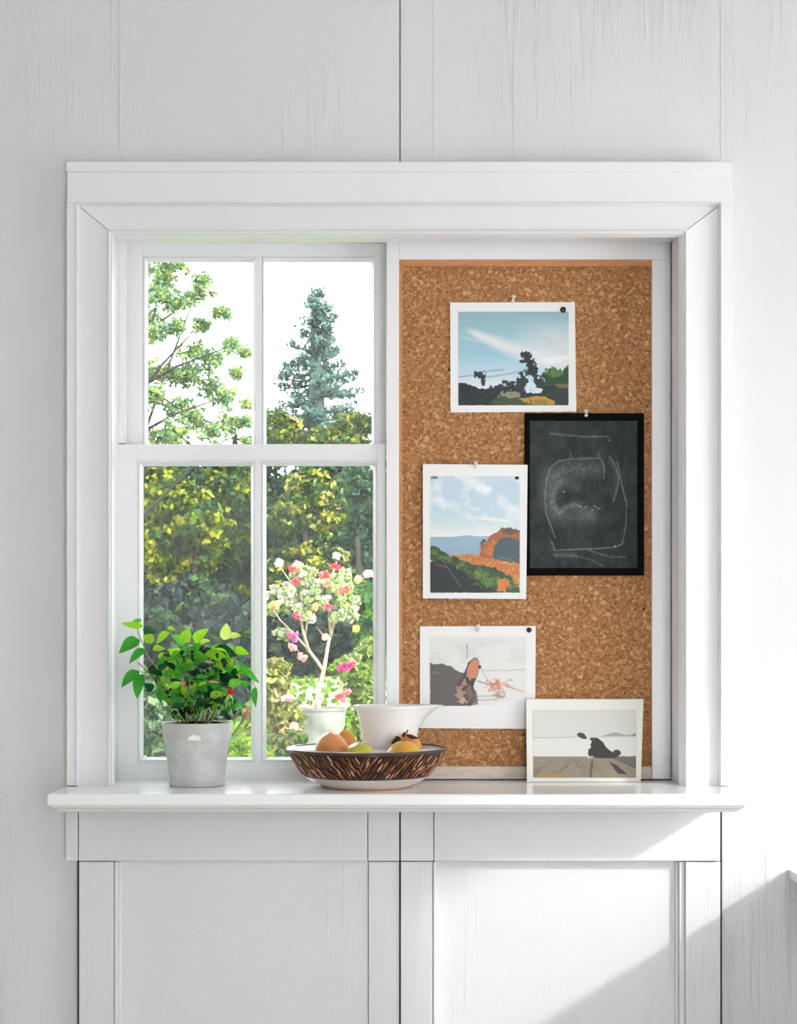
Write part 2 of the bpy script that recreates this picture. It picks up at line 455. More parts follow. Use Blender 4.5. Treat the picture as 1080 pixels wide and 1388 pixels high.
# ---------------------------------------------------------------- cork board
cb = thing('cork_board', 'large brown cork pinboard filling the right half of the window frame', 'pinboard', (X(712,.115), .12, 1.0))
b = MB(); b.slab(541, 351, 884, 1040, .115, .1345); build('cork_sheet', b, M_cork, cb)
b = MB(); b.slab(541.5, 351.5, 883.5, 361, .1085, .114); o = build('top_strip', b, M_orangewood, cb, bevel=.001); o['label'] = 'thin orange wood strip'
b = MB(); b.slab(541.2, 361, 545.2, 1040, .1075, .114); o = build('side_strip', b, M_orangewood, cb, bevel=.001)
b = MB(); b.slab(541, 1039, 884, 1056, .108, .1345); o = build('bottom_rail', b, M_palewood, cb, bevel=.0012); o['label'] = 'pale grey wooden rail'

# ---------------------------------------------------------------- picture painter (prints on paper)
def vnoise(U, V, scale, seed):
    r = np.random.default_rng(seed); g = r.random((96, 96))
    u = U/scale + 1000; v = V/scale + 1000
    iu = np.floor(u).astype(int); iv = np.floor(v).astype(int)
    fu = u-iu; fv = v-iv; fu = fu*fu*(3-2*fu); fv = fv*fv*(3-2*fv)
    a = g[iv%96, iu%96]; b_ = g[iv%96, (iu+1)%96]; c = g[(iv+1)%96, iu%96]; d = g[(iv+1)%96, (iu+1)%96]
    return (a*(1-fu)+b_*fu)*(1-fv) + (c*(1-fu)+d*fu)*fv
def fbm(U, V, scale, seed, octs=4):
    s = 0; w_ = 0; a = 1.0
    for k in range(octs):
        s = s + a*vnoise(U, V, scale/2**k, seed+k*13); w_ += a; a *= .55
    return s/w_
class Paint:
    def __init__(s, x0, y0, x1, y1, res=1.7):
        s.nx = int((x1-x0)*res)+1; s.ny = int((y1-y0)*res)+1
        s.U, s.V = np.meshgrid(np.linspace(x0, x1, s.nx), np.linspace(y0, y1, s.ny))
        s.I = np.zeros((s.ny, s.nx, 3)); s.rect = (x0, y0, x1, y1)
    def fill(s, c, m=1.0):
        m = np.asarray(m, float)
        if m.ndim == 0: m = np.full(s.U.shape, float(m))
        c = np.asarray(c, float)
        s.I = s.I*(1-m[..., None]) + c*m[..., None]
    def grad(s, stops):
        ys = [a for a, _ in stops]
        for k in range(3): s.I[..., k] = np.interp(s.V, ys, [c[k] for _, c in stops])
    def wob(s, amt, scale, seed):
        return (s.U + (fbm(s.U, s.V, scale, seed)-.5)*2*amt, s.V + (fbm(s.U, s.V, scale, seed+50)-.5)*2*amt)
    def poly(s, pts, amt=0.0, scale=4, seed=1):
        u, v = s.wob(amt, scale, seed) if amt else (s.U, s.V)
        ins = np.zeros(s.U.shape, bool); n = len(pts)
        for i in range(n):
            x1, y1 = pts[i]; x2, y2 = pts[(i+1) % n]
            if y1 == y2: continue
            c = ((y1 > v) != (y2 > v)) & (u < (x2-x1)*(v-y1)/(y2-y1)+x1)
            ins ^= c
        return ins.astype(float)
    def seg(s, pts, w_, soft=.5, amt=0, seed=3, scale=5):
        u, v = s.wob(amt, scale, seed) if amt else (s.U, s.V)
        d = np.full(s.U.shape, 1e9)
        ws = w_ if hasattr(w_, '__len__') else [w_]*len(pts)
        for i in range(len(pts)-1):
            (x1, y1), (x2, y2) = pts[i], pts[i+1]
            L2 = (x2-x1)**2+(y2-y1)**2+1e-9
            t = np.clip(((u-x1)*(x2-x1)+(v-y1)*(y2-y1))/L2, 0, 1)
            dd = np.hypot(u-x1-t*(x2-x1), v-y1-t*(y2-y1)) - (ws[i]+(ws[i+1]-ws[i])*t)*.5
            d = np.minimum(d, dd)
        return np.clip(.5 - d/soft*.5, 0, 1)
    def blob(s, cx, cy, rx, ry=None, k=.9, scale=4, seed=1, soft=.12):
        ry = ry or rx
        d = np.hypot((s.U-cx)/rx, (s.V-cy)/ry) + (fbm(s.U, s.V, scale, seed)-.5)*2*k
        return np.clip((1-d)/soft, 0, 1)
    def build(s, name, mat, parent, y=None, place=None):
        c = np.clip(s.I/255, 0, 1); c = np.where(c <= .04045, c/12.92, ((c+.055)/1.055)**2.4).reshape(-1, 3)
        v = place(s.U.ravel(), s.V.ravel())
        idx = np.arange(s.nx*s.ny).reshape(s.ny, s.nx)
        q = np.stack([idx[1:, :-1], idx[1:, 1:], idx[:-1, 1:], idx[:-1, :-1]], -1).reshape(-1, 4)
        return build(name, (v, q, c), mat, parent)
def flat(y):
    return lambda u, v: np.stack([(u-540)*(D0+y)/F, np.full(u.shape, y), CZ-(v-HOR)*(D0+y)/F], 1)

M_paper = simple('white_card', (240, 240, 240), 0.55, 0.3)
M_paper2 = simple('ivory_card', (240, 238, 230), 0.55, 0.3)
def paper(name, pts, y, mat, parent, th=.0008):
    b = MB(); b.prism(px_poly(pts, y), y, y+th); return build(name, b, mat, parent)

# print 1: blue sky over dark shrubs
yp = .1125
t = thing('photo_print', 'framed-white print of blue sky and wispy cloud over dark trees, topmost on the cork', 'photo print', (X(695,yp), yp, Z(559,yp)), 'prints on the cork board')
paper('paper', [(610,410),(779,409.5),(781,558),(610.5,559)], yp, M_paper, t)
p = Paint(621, 422.5, 770.5, 549.5)
p.grad([(422,(148,182,190)),(450,(158,196,206)),(480,(160,202,220)),(505,(190,216,230)),(520,(222,226,238)),(550,(225,228,238))])
U, V = p.U, p.V
cl = fbm(U*.5-V*.2, V*1.9-U*.75, 14, 5)
line = 447 + (U-640)*.30 + 6*np.sin((U-640)/45)
m = np.clip(1-np.abs(V-line-4)/(7+(U-640)*.17).clip(2), 0, 1)*np.clip((U-628)/20, 0, 1)
p.fill((232,232,234), np.clip(m*1.5*(.55+cl*.6), 0, .92))
m = np.clip((U-690)/60, 0, 1)*np.clip(1-np.abs(V-457-(U-700)*.1)/32, 0, 1)
p.fill((222,224,226), np.clip(m*(.4+cl), 0, .75))
p.fill((205,220,228), p.seg([(623,456),(640,461),(668,467)], [1,3,1], 2)*.7)
p.fill((238,240,244), p.poly([(734,485),(752,485),(770.5,481),(770.5,486),(758,491),(742,494),(736,490)], 1.5, 8, 4)*.85)
for a in ([(621,511),(648,508)], [(652,504),(683,501)], [(655,512),(682,508),(712,502)]): p.fill((110,124,136), p.seg(a, 1.1, 1)*.75)
dk = (26, 38, 40)
p.fill(dk, p.poly([(621,519),(636,520),(650,527),(664,527),(690,523),(706,530),(722,534),(735,531),(742,520),(770.5,520),(770.5,549.5),(621,549.5)], 2.5, 5, 8))
for cx, cy, rx, ry in ((651,508,7,5),(645,506,4,3),(655,515,3,8),(711,481,6,6),(716,489,6,9),(722,498,7,10),(725,510,5,12),(719,503,6,5),(707,490,5,3),(708,515,7,9),(703,525,9,8),(690,520,8,5),(684,517,4,4),(676,525,10,4),(733,520,6,8)):
    p.fill((30,44,48), p.blob(cx, cy, rx, ry, 1.0, 3.2, int(cx)) * .95)
p.fill((200,222,236), p.poly([(716,512),(723,511),(725,530),(716,531)], 1.5, 3, 9)*.9)
p.fill((38,70,40), p.blob(750,512,15,14,.5,5,21)); p.fill((88,130,56), p.blob(752,505,11,7,1.0,4,22)*.9); p.fill((40,72,44), p.blob(768,510,7,15,.5,4,23))
p.fill((30,46,44), p.poly([(735,522),(770.5,524),(770.5,549.5),(735,549.5)], 2, 4, 31))
p.fill((120,104,64), p.poly([(752,521),(770.5,520),(770.5,527),(756,526)], 1, 3, 33)*.9)
p.fill((62,78,48), p.poly([(664,549.5),(668,541),(690,536),(712,540),(735,549.5)], 2, 4, 35)); p.fill((170,168,140), p.blob(690,535,14,5,.8,4,36)*.8)
p.fill((190,148,46), p.poly([(702,541),(722,537),(738,537),(746,541),(752,544),(752,549.5),(722,549)], 1.2, 3, 37)); 
p.fill((130,104,40), p.blob(730,546,14,4,1.2,3,38)*.6)
p.fill((70,84,80), (fbm(U,V,3,44)>.66)*(V>528)*.5)
p.build('picture', M_print, t, place=flat(yp-.0003))

# print 2: orange bushes on a hillside above the sea
yp2 = .1060
t = thing('photo_print', 'upright print of hillside with green and orange bushes above pale blue sea', 'photo print', (X(644,yp2), yp2, Z(812,yp2)), 'prints on the cork board')
paper('paper', [(573,629),(715,630),(713,812),(573,811)], yp2, M_paper, t)
p = Paint(583, 645.5, 704.5, 803.5)
U, V = p.U, p.V
p.grad([(645,(196,215,228)),(690,(190,215,228)),(715,(215,226,230)),(727,(236,236,232)),(803,(236,236,232))])
cl = fbm(U*.8+V*.3, V-U*.6, 16, 61)
p.fill((236,238,242), np.clip((cl-.45)*3.2, 0, .85)*np.clip((728-V)/30, 0, 1))
p.fill((244,242,238), p.seg([(642,701),(668,704),(688,706)], [1,4,2], 2)*.9); p.fill((244,244,242), p.seg([(636,688),(649,690)], [1,2.5], 2)*.7)
p.fill((244,246,248), p.blob(655,664,12,7,.8,9,63,.5)*.8)
p.fill((150,180,200), p.poly([(583,728),(610,728),(632,725.5),(650,727),(672,726),(672,760),(583,760)]))
p.fill((136,168,190), p.poly([(583,744),(672,742),(672,760),(583,760)])*.35)
p.fill((166,96,50), p.poly([(650,752),(652,738),(664,727),(678,718),(690,716),(704.5,719),(704.5,790),(640,770),(620,752)], 3, 6, 65))
p.fill((70,80,84), p.poly([(650,736),(655,730),(660,734),(655,742),(651,742)], 2, 3, 66)); p.fill((84,76,70), p.blob(690,720,12,5,1.2,4,67)*.85)
p.fill((206,120,58), p.blob(664,745,10,9,1.2,4,68)*.8); p.fill((206,90,60), p.blob(655,742,5,5,.9,3,69)*.7)
p.fill((70,88,94), p.poly([(667,758),(669,742),(676,731),(688,728),(700,731),(704.5,735),(704.5,764),(690,762)], 1.2, 5, 70))
p.fill((150,160,160), p.seg([(676,755),(697,760)], .8, 1)*.6)
p.fill((196,116,62), p.poly([(600,752),(640,752),(668,758),(704.5,764),(704.5,784),(660,772),(615,762)], 2.5, 4, 71))
p.fill((220,150,80), (fbm(U,V,3.5,72)>.58)*p.poly([(600,750),(640,752),(704.5,764),(704.5,784),(660,772),(615,760)], 2, 4, 71)*.8)
p.fill((42,68,40), p.poly([(583,740),(592,742),(606,752),(622,757),(640,764),(672,770),(704.5,790),(704.5,803.5),(583,803.5)], 3, 5, 73))
g = fbm(U, V, 5, 74)
band = np.clip(1-np.abs(V-(750+(U-583)*.36+4))/15, 0, 1)
p.fill((128,150,52), np.clip((g-.5)*9, 0, 1)*band*.9); p.fill((78,120,56), np.clip((fbm(U,V,4,75)-.52)*9, 0, 1)*band*.8)
p.fill((22,32,38), p.poly([(583,762),(596,760),(616,768),(634,782),(660,792),(676,803.5),(583,803.5)], 4, 7, 76)*.92)
p.fill((84,128,60), p.blob(660,790,14,7,1.1,4,77)*.85); p.fill((140,70,40), p.seg([(590,765),(604,768)], [2,3], 1.5, 1.5)*.9)
p.fill((214,126,54), p.blob(682,794,9,9,.9,4,78)); p.fill((206,150,60), p.blob(700,788,6,6,.9,4,79)*.8)
p.fill((120,130,140), p.seg([(605,767),(614,780),(624,795)], .9, 1, 1, 5)*.8)
p.build('picture', M_print, t, place=flat(yp2-.0003))

# print 3: abstract beach picture
t = thing('photo_print', 'print of orange oval stone and twigs on pale snow, behind the white jug', 'photo print', (X(647,yp), yp, Z(988,yp)), 'prints on the cork board')
paper('paper', [(569,849),(726,848.5),(725,988),(569,987)], yp, M_paper, t)
p = Paint(582.5, 863, 713, 957, 2.0)
U, V = p.U, p.V
p.fill((226,226,223)); p.fill((214,214,214), np.clip((fbm(U,V*1.6,26,81)-.45)*3, 0, .6)*(V < 910))
p.fill((206,206,206), p.seg([(640,878),(665,871),(690,868)], [2,4,2], 4, 2)*.6); p.fill((196,196,194), p.seg([(628,880),(628,894)], [9,4], 6)*.4)
p.fill((120,118,116), p.seg([(633,874),(633,892)], [1.4,.9], 1)*.8); p.fill((170,170,166), p.seg([(655,909),(685,909),(713,907)], .8, 1, .8)*.9)
p.fill((200,202,204), p.seg([(686,896),(700,893),(713,891)], .8, 1.5, 1)*.6)
p.fill((94,88,86), p.poly([(582.5,899),(590,901),(600,900),(612,904),(622,911),(630,912),(634,925),(630,957),(582.5,957)], 1.6, 4, 82))
p.fill((100,94,92), np.clip((fbm(U,V,3,83)-.5)*2, 0, .3)*(p.poly([(582.5,899),(612,904),(622,911),(634,925),(630,957),(582.5,957)], 0)))
p.fill((134,130,128), p.seg([(583,911),(596,912)], 2, 1.5)*.6)
p.fill((80,62,54), p.poly([(628,915),(634,898),(640,893.5),(645,894),(648,905),(645,920),(642,930),(646,950),(638,957),(622,957),(617,940),(620,925)], 1.3, 4, 84))
ov = np.hypot(((U-640.5)*math.cos(.25)+(V-909)*math.sin(.25))/7.8, (-(U-640.5)*math.sin(.25)+(V-909)*math.cos(.25))/17)
p.fill((206,132,98), np.clip((1-ov)*8, 0, 1)); p.fill((90,62,52), np.clip(1-np.abs(ov-1)*8, 0, 1)*.75*(U > 640))
for a, b_, c_ in (((624,940,6,9), (190,150,138), 91), ((629,926,3.5,5), (176,142,126), 92), ((636,940,5,9), (122,104,80), 93), ((626,950,6,4), (206,176,164), 94), ((640,925,3,5), (54,42,40), 95), ((634,923,3,6), (40,32,30), 96)):
    p.fill(b_, p.blob(*a, 1.0, 3.5, c_)*.85)
p.fill((104,96,92), p.poly([(640,950),(645,934),(647,945),(648,955),(640,956)], .8)*.8); p.fill((40,34,34), p.blob(650,904,2.4,2.4,.3,2,97))
p.fill((150,150,150), p.seg([(652,907),(658,918),(664,925)], 1, 1.2)*.6)
p.fill((110,96,94), p.seg([(647,923),(662,928)], 1, 1)); 
for a, r_, c_ in (((668,930,8,7), (214,150,128), 101), ((675,928,6,6), (196,120,98), 102), ((684,928,8,4), (224,180,164), 103), ((678,938,6,5), (206,176,160), 104), ((676,944,8,3), (176,140,126), 105)):
    p.fill(r_, p.blob(*a, 1.3, 3, c_)*.85)
p.fill((200,140,118), p.seg([(686,929),(698,934),(709,938)], [3,1.6,.8], 1)*.9); p.fill((120,100,92), p.seg([(664,925),(672,938),(680,946)], .8, 1, 1.5)*.8)
for yy in (944, 949): p.fill((150,146,142), p.seg([(648,yy),(675,yy-1)], 1.2, 1.4)*.7)
p.fill((134,134,132), p.seg([(689,922),(694,921.5)], 1.4, 1)*.8)
p.fill((232,233,236), np.clip((V-(956.5-np.clip(U-640,0,80)**1.6*.0135))/1.0, 0, 1)*(U > 600))
p.build('picture', M_print, t, place=flat(yp-.0003))

# chalkboard
yc = .1085
t = thing('chalkboard', 'small black-edged chalkboard with smeared white chalk outline pinned to the cork', 'chalkboard', (X(792,yc), yc, Z(780,yc)))
b = MB()
for r_ in ((711,560,873,570),(711,770,873,780),(711,570,718,770),(864,570,873,770)): b.slab(*r_, yc, .1148)
build('frame', b, simple('black_frame', (7,7,8), 0.7, 0.08), t, bevel=.0006)
p = Paint(717.5, 569.5, 864.5, 770.5, 1.8)
U, V = p.U, p.V
p.fill((58,63,65)); p.fill((70,76,78), np.clip((fbm(U,V,18,201)-.42)*3, 0, .6)); p.fill((44,48,50), np.clip((fbm(U,V*.4,5,202)-.5)*2, 0, .4))
def cp(x, y): return (700+x/5.553, 540+y/5.552)
def chalk(pts, w_, al, soft=1.2, amt=.7, seed=5, br=(214,220,222)):
    g_ = np.clip(fbm(U, V, 1.6, seed+7)*1.7-.15, 0, 1)
    p.fill(br, p.seg([cp(*a) for a in pts], [x for x in w_] if hasattr(w_, '__len__') else w_, soft, amt, seed)*al*g_)
chalk([(255,265),(400,280),(560,290),(690,285)], 1.1, .6)
chalk([(405,400),(408,445)], .8, .5)
chalk([(260,520),(310,475),(400,458),(500,452),(635,450),(660,520),(658,600)], 1.0, .6)
chalk([(250,530),(225,620),(215,740),(220,860),(262,970),(290,1050)], 1.6, .55)
chalk([(262,1080),(285,1145),(460,1135),(620,1130),(740,1120),(795,1095),(825,950),(828,800),(790,640),(760,480)], 1.1, .75, seed=9)
chalk([(540,1140),(640,1175),(720,1192),(820,1195)], 1.0, .6)
chalk([(690,430),(740,500),(768,580),(765,660),(725,780)], 1.1, .7, seed=12)
chalk([(700,470),(745,560),(752,640),(740,700)], 2.2, .25, 3)
chalk([(290,1178),(440,1182)], 3.2, .45, 3, 1.2, 14); chalk([(440,1185),(560,1215),(655,1265)], 1.0, .45)
chalk([(600,530),(480,530),(350,540),(270,600),(245,700),(250,800),(300,880),(400,890),(540,890)], [9,14,16,17,14,13,14,12,7], .42, 12, 2, 15)
chalk([(330,620),(300,660),(275,740),(280,800),(320,860),(380,810),(460,800)], 3.0, .5, 4, 1, 16)
chalk([(380,640),(450,660)], 7, .3, 8, 2, 17); chalk([(440,800),(560,880)], 9, .28, 8, 2, 18)
chalk([(585,808),(620,835)], 1.2, .9); chalk([(515,825),(530,810)], 1.2, .9); chalk([(625,400),(612,435)], 1, .6)
for a in ((695,315),(740,1113),(355,702),(570,840),(480,815)): chalk([a, (a[0]+3, a[1])], 1.9, 1.0, .8, 0)
p.fill((206,210,212), (vnoise(U, V, .8, 300) > .985)*.4)
p.build('slate', M_slate, t, place=flat(yc+.003))

# print 4: leans on the sill
t = thing('photo_print', 'ivory-edged card of dark rock on a sandy shore, standing on the sill', 'photo print', (X(792,.0725), .0725, 1.0))
ya, yb_ = .0715, .1000
zb, zt = 1.0005, Z(948, yb_)
def lean(u, v, off=0.0):
    v = np.asarray(v, float); u = np.asarray(u, float)
    tt = (1060-v)/(1060-948)
    y = ya + (yb_-ya)*tt - off
    x = (u-540)*(D0+y)/F
    return np.stack([x, y, zb + (zt-zb)*tt], 1)
corn = [(714,1060),(868.5,1060),(872,948),(713,948)]
fr = lean([c[0] for c in corn], [c[1] for c in corn]); bk = fr + np.array([0, .0035, .0012])
b = MB(); b.add([tuple(v) for v in fr]+[tuple(v) for v in bk], [(0,1,2,3),(7,6,5,4),(0,4,5,1),(1,5,6,2),(2,6,7,3),(3,7,4,0)])
build('card', b, M_paper2, t, bevel=.0003)
p = Paint(722.5, 963, 862, 1054.5, 2.0)
U, V = p.U, p.V
p.fill((219,219,213)); p.fill((228,228,224), (V > 1000)*.8)
p.fill((196,196,188), np.clip(1-np.minimum.reduce([np.abs(U-722.5), np.abs(V-963), np.abs(862-U)])/1.0, 0, 1))
p.fill((176,178,172), p.seg([(724,1000.5),(760,1000.3),(782,999)], .9, .8)*.9); p.fill((190,192,186), p.seg([(800,999),(862,998.5)], .8, 1)*.7)
p.fill((160,163,157), p.poly([(815,998.5),(823,995.5),(834,993),(842,995),(849,997),(862,995),(862,998)], .5, 3)*.9); p.fill((110,112,108), p.seg([(858,997),(862,995.5)], 2.5, 1)*.8)
p.fill((150,140,124), (V > 1025.5)*1.0)
p.fill((170,156,130), p.poly([(722,1026),(800,1026),(780,1054.5),(722,1054.5)])*.0)
st = fbm((U-800)/(np.abs(V-1018)+4)*14, V*.3, 3, 401)
p.fill((112,98,78), (V > 1025.5)*np.clip((st-.5)*3.5, 0, 1)*np.clip((V-1026)/10, 0, 1)*.8)
p.fill((178,140,84), np.clip(1-np.hypot((U-748)/34, (V-1052)/9), 0, 1)*(V > 1026)*np.clip(st*1.6, 0, 1))
p.fill((150,134,112), p.poly([(795,1030),(828,1029),(862,1044),(862,1054.5),(786,1054.5)], .5, 4)*.6)
p.fill((106,100,94), p.poly([(828,1028),(840,1025.5),(862,1025.5),(862,1043)], .3)*.95)
p.fill((58,54,50), p.poly([(826,1033),(836,1038),(846,1046),(850,1050),(838,1049),(832,1042)], .4))
p.fill((100,86,70), p.poly([(801,1030),(804,1030),(803,1054),(798,1054)], 1.5, 4, 5)*.8)
p.fill((70,70,64), p.poly([(781,996),(785,993),(791,994.5),(796,1001),(792,1002.5),(785,1000)], .3))
p.fill((54,49,48), p.poly([(798.5,1002),(801,1000),(810,1000.5),(817,1006),(822,1014),(830,1020),(838,1026),(832,1028),(815,1028.5),(799,1026.5),(796.5,1022),(797.5,1016),(801,1014),(800,1010),(802,1006)], .5, 4, 6))
p.fill((54,50,48), p.blob(836,1021,5.5,4.6,.1,4,7)); p.fill((96,90,88), p.seg([(801,1002),(807,1003)], 1, 1)*.8)
p.fill((232,232,228), p.seg([(797,1027),(803,1026)], 1.6, .8))
p.build('picture', M_print, t, place=lambda u, v: lean(u, v, .0004))

# ---------------------------------------------------------------- pins
def make_clear():
    t = NT('clear_plastic'); t.bsdf.inputs['Base Color'].default_value = (.94,.92,.91,1); t.bsdf.inputs['Roughness'].default_value = .12
    t.bsdf.inputs['Transmission Weight'].default_value = .15; t.bsdf.inputs['IOR'].default_value = 1.45
    return t.m
M_clear = make_clear(); M_steel = simple('pin_steel', (150,150,152), .3, .8)
M_blackpin = simple('black_plastic', (18,18,19), .4, .5)
def push_pin(px, py, y, label, tilt):
    loc = Vector(P(px, py, y))
    t = thing('push_pin', label, 'push pin', loc, 'clear push pins')
    ax = Vector((tilt, -.62, .78)).normalized()
    a = ax.cross(Vector((1,0,0))).normalized(); bq = ax.cross(a)
    def lath(prof, n=16):
        b = MB(); vs = []
        for r, h in prof:
            for k in range(n):
                q = 2*PI*k/n; vs.append(loc + ax*h + (a*math.cos(q)+bq*math.sin(q))*r)
        fs = [(i*n+k, i*n+(k+1)%n, (i+1)*n+(k+1)%n, (i+1)*n+k) for i in range(len(prof)-1) for k in range(n)]
        fs += [tuple(range(n-1,-1,-1)), tuple((len(prof)-1)*n+k for k in range(n))]
        return b.add(vs, fs)
    build('pin_head', lath([(.0020,.002),(.0036,.0026),(.0036,.0036),(.0021,.0045),(.0018,.0085),(.0026,.0115),(.0042,.0125),(.0044,.0136),(.0036,.0142)]), M_clear, t, smooth=True, angle=40)
    build('needle', lath([(.0004,-.002),(.0005,.0025)], 8), M_steel, t)
push_pin(694.5, 410, .1118, 'clear push pin above the blue sky print', .15)
push_pin(794.5, 565, .1080, 'clear push pin at the top of the chalkboard', -.1)
push_pin(644, 635, .1055, 'clear push pin on the hillside print', .05)
push_pin(648, 856, .1118, 'clear push pin on the print of orange stone and twigs', -.05)
def disc_pin(px, py, y, label, r=.0042, w_=1.0):
    b = MB(); n = 20; cx, cz_ = X(px,y), Z(py,y); prof = [(1,0),(1,.0012),(.7,.002),(.2,.0023)]
    vs = [(cx+r*w_*q*math.cos(2*PI*k/n), y-h, cz_+r*q*math.sin(2*PI*k/n)) for q, h in prof for k in range(n)]
    fs = [(i*n+k, i*n+(k+1)%n, (i+1)*n+(k+1)%n, (i+1)*n+k) for i in range(3) for k in range(n)] + [tuple(3*n+k for k in range(n))]
    b.add(vs, fs); o = build('thumbtack', b, M_blackpin, loc=(cx, y, cz_), smooth=True)
    tag(o, label, 'thumbtack', 'black thumbtacks')
disc_pin(763, 420, .1122, 'round black thumbtack in the corner of the blue sky print', .0056)
disc_pin(717, 854, .1122, 'round black thumbtack in the corner of the orange stone print', .0048)
disc_pin(700.5, 648, .1057, 'small black thumbtack at upper corner of the hillside print nearest the chalkboard', .0030, 1.3)
b = MB(); b.slab(584, 645.5, 593, 649, .1045, .1057)
tag(build('paper_clip', b, simple('grey_clip', (120,122,124), .4), loc=P(588,647,.105), bevel=.0004), 'small grey clip at the picture corner of the hillside print', 'clip')

# ---------------------------------------------------------------- potted plant on the sill
PX0, PY0 = X(267, .006), .006
pot = thing('potted_plant', 'leafy green plant with one red flower in grey concrete pot', 'potted plant', (PX0, PY0, 1.0))
def make_pot():
    t = NT('grey_concrete'); c1, c2 = lin((184,187,184)), lin((206,208,205))
    f = t.noise(t.coords(), 26, 5, .6); t.link(t.ramp(f, [(0.35, c1), (0.65, c2)]), t.bsdf.inputs['Base Color'])
    t.bsdf.inputs['Roughness'].default_value = .6; t.bump(t.noise(t.coords(), 220, 3), .12, .001); return t.m
prof = [(.001,1.0),(.0475,1.0),(.0500,1.002),(.0505,1.0085),(.0486,1.0105),(.0488,1.0125),(.0583,1.0800),(.0597,1.0815),(.0605,1.084),(.0635,1.110),(.0638,1.112),(.0625,1.1135),(.0600,1.112),(.0580,1.098),(.001,1.097)]
build('pot', MB().lathe(prof, PX0, PY0, 64), make_pot(), pot, smooth=True, angle=38)
so = MB(); so.lathe([(.0595,1.104),(.045,1.109),(.02,1.112),(.001,1.113)], PX0, PY0, 40, fn=lambda p_, r, z, a: (p_[0], p_[1], z+.0035*math.sin(a*5+r*300)))
build('soil', so, simple('dark_soil', (38,26,20), .9, .2, .4, 200), pot, smooth=True)
# small white half-round patch on the front of the pot
b = MB(); n = 10; pts = []
for k in range(n+1):
    a = PI*k/n; pts.append((.0115*math.cos(a), 1.0845+.0095*math.sin(a)))
vs = []
for off in (-.0014, .0006):
    for (dx, z) in pts:
        rr = .0485+(z-1.012)/(1.081-1.012)*.0103+.0005
        vs.append((PX0+.003+dx, PY0-math.sqrt(max(0, rr*rr-(dx+.003)**2))+off-.0008, z))
m_ = n+1
b.add(vs, [tuple(range(m_))[::-1], tuple(range(m_, 2*m_))] + [(i, (i+1)%m_, (i+1)%m_+m_, i+m_) for i in range(m_)])
o = build('white_mark', b, simple('white_patch', (246,246,246), .25), pot); o['label'] = 'small white half-round mark'

def q5(x, y, dy=0.0): return P(140+x/4.5, 820+y/4.5, PY0+dy)
LC = {'l': (150,205,40), 'm': (62,160,48), 'd': (12,78,38), 'k': (8,48,30), 'y': (205,222,110), 'g': (104,184,52)}
def jit(c, s=.12):
    c = lin(c); k = 1+random.uniform(-s, s); return tuple(min(1, x*k*(1+random.uniform(-s, s)*.4)) for x in c)
lv = MB()
main = [((245,130),(108,112),46,'l',-.01),((225,215),(92,288),105,'m',-.03),((262,275),(150,352),80,'m',-.02),((222,405),(105,497),88,'m',-.03),((242,420),(198,572),88,'m',-.035),
 ((240,150),(335,165),56,'d',.02),((235,100),(180,95),34,'g',0),((310,225),(240,185),68,'l',0),((405,170),(315,235),66,'l',.01),((300,275),(378,262),52,'l',-.02),((390,140),(442,150),30,'l',.0),
 ((500,240),(420,185),66,'g',0),((500,225),(525,140),82,'l',-.01),((560,235),(638,140),84,'l',-.015),((590,235),(650,215),40,'y',-.02),((735,215),(755,110),80,'y',-.01),((770,200),(842,180),52,'y',-.012),
 ((765,305),(612,298),88,'l',-.03),((720,250),(815,315),54,'d',0),((795,270),(888,298),60,'l',0),((828,358),(952,478),48,'m',-.02),((926,500),(925,622),48,'m',-.03),((600,380),(560,275),110,'m',-.03),
 ((505,330),(440,345),60,'d',0),((400,350),(320,410),70,'d',.01),((500,370),(445,420),70,'g',-.02),((690,400),(640,370),60,'m',-.02),((740,350),(790,430),70,'m',-.02),((830,420),(830,360),60,'g',0),
 ((850,500),(905,470),60,'m',.02),((650,560),(725,535),56,'l',-.04),((480,480),(495,570),46,'l',-.045),((495,570),(550,500),34,'g',-.045),((620,520),(570,640),90,'d',-.02),((700,470),(620,440),60,'d',0),
 ((380,500),(320,540),60,'m',0),((300,520),(250,480),60,'d',0),((430,420),(350,440),60,'m',.02),((770,600),(750,660),50,'m',0),((800,600),(850,640),46,'m',0),((700,600),(660,650),40,'g',-.03),
 ((330,310),(430,330),50,'l',.02),((650,300),(700,240),50,'g',.02),((380,560),(420,610),60,'d',.0),((560,310),(620,330),70,'g',-.03),((480,300),(540,260),60,'m',.02)]
for (a, b_, w_, c, dy) in main:
    lv.col = jit(LC[c], .1)
    d1 = random.uniform(-.015, .015)
    lv.leaf(q5(*a, dy), q5(*b_, dy+d1), w_/4.5*2.9/F, (random.uniform(-.5,.5), -1, random.uniform(.0,.9)), .5, .2)
for k in range(250):
    a = random.uniform(0, 2*PI); r = math.sqrt(random.random())
    x = 570+270*r*math.cos(a); y = 440+195*r*math.sin(a)
    if y > 560: x = 570+(x-570)*.72
    dy = random.uniform(-.05, .055); an = random.uniform(-PI, PI)*.8+PI/2; L = random.uniform(45, 105)
    c = random.choices('dmglk', [3,4,2.5,2.6,3])[0]
    lv.col = jit(LC[c], .18)
    lv.leaf(q5(x, y, dy), q5(x+L*math.cos(an), y+L*math.sin(an)*.8, dy+random.uniform(-.02,.02)), L*random.uniform(.45,.7)/4.5*2.9/F, (random.uniform(-1.3,1.3), -1, random.uniform(-.4,1.6)), .55, .25, 6)
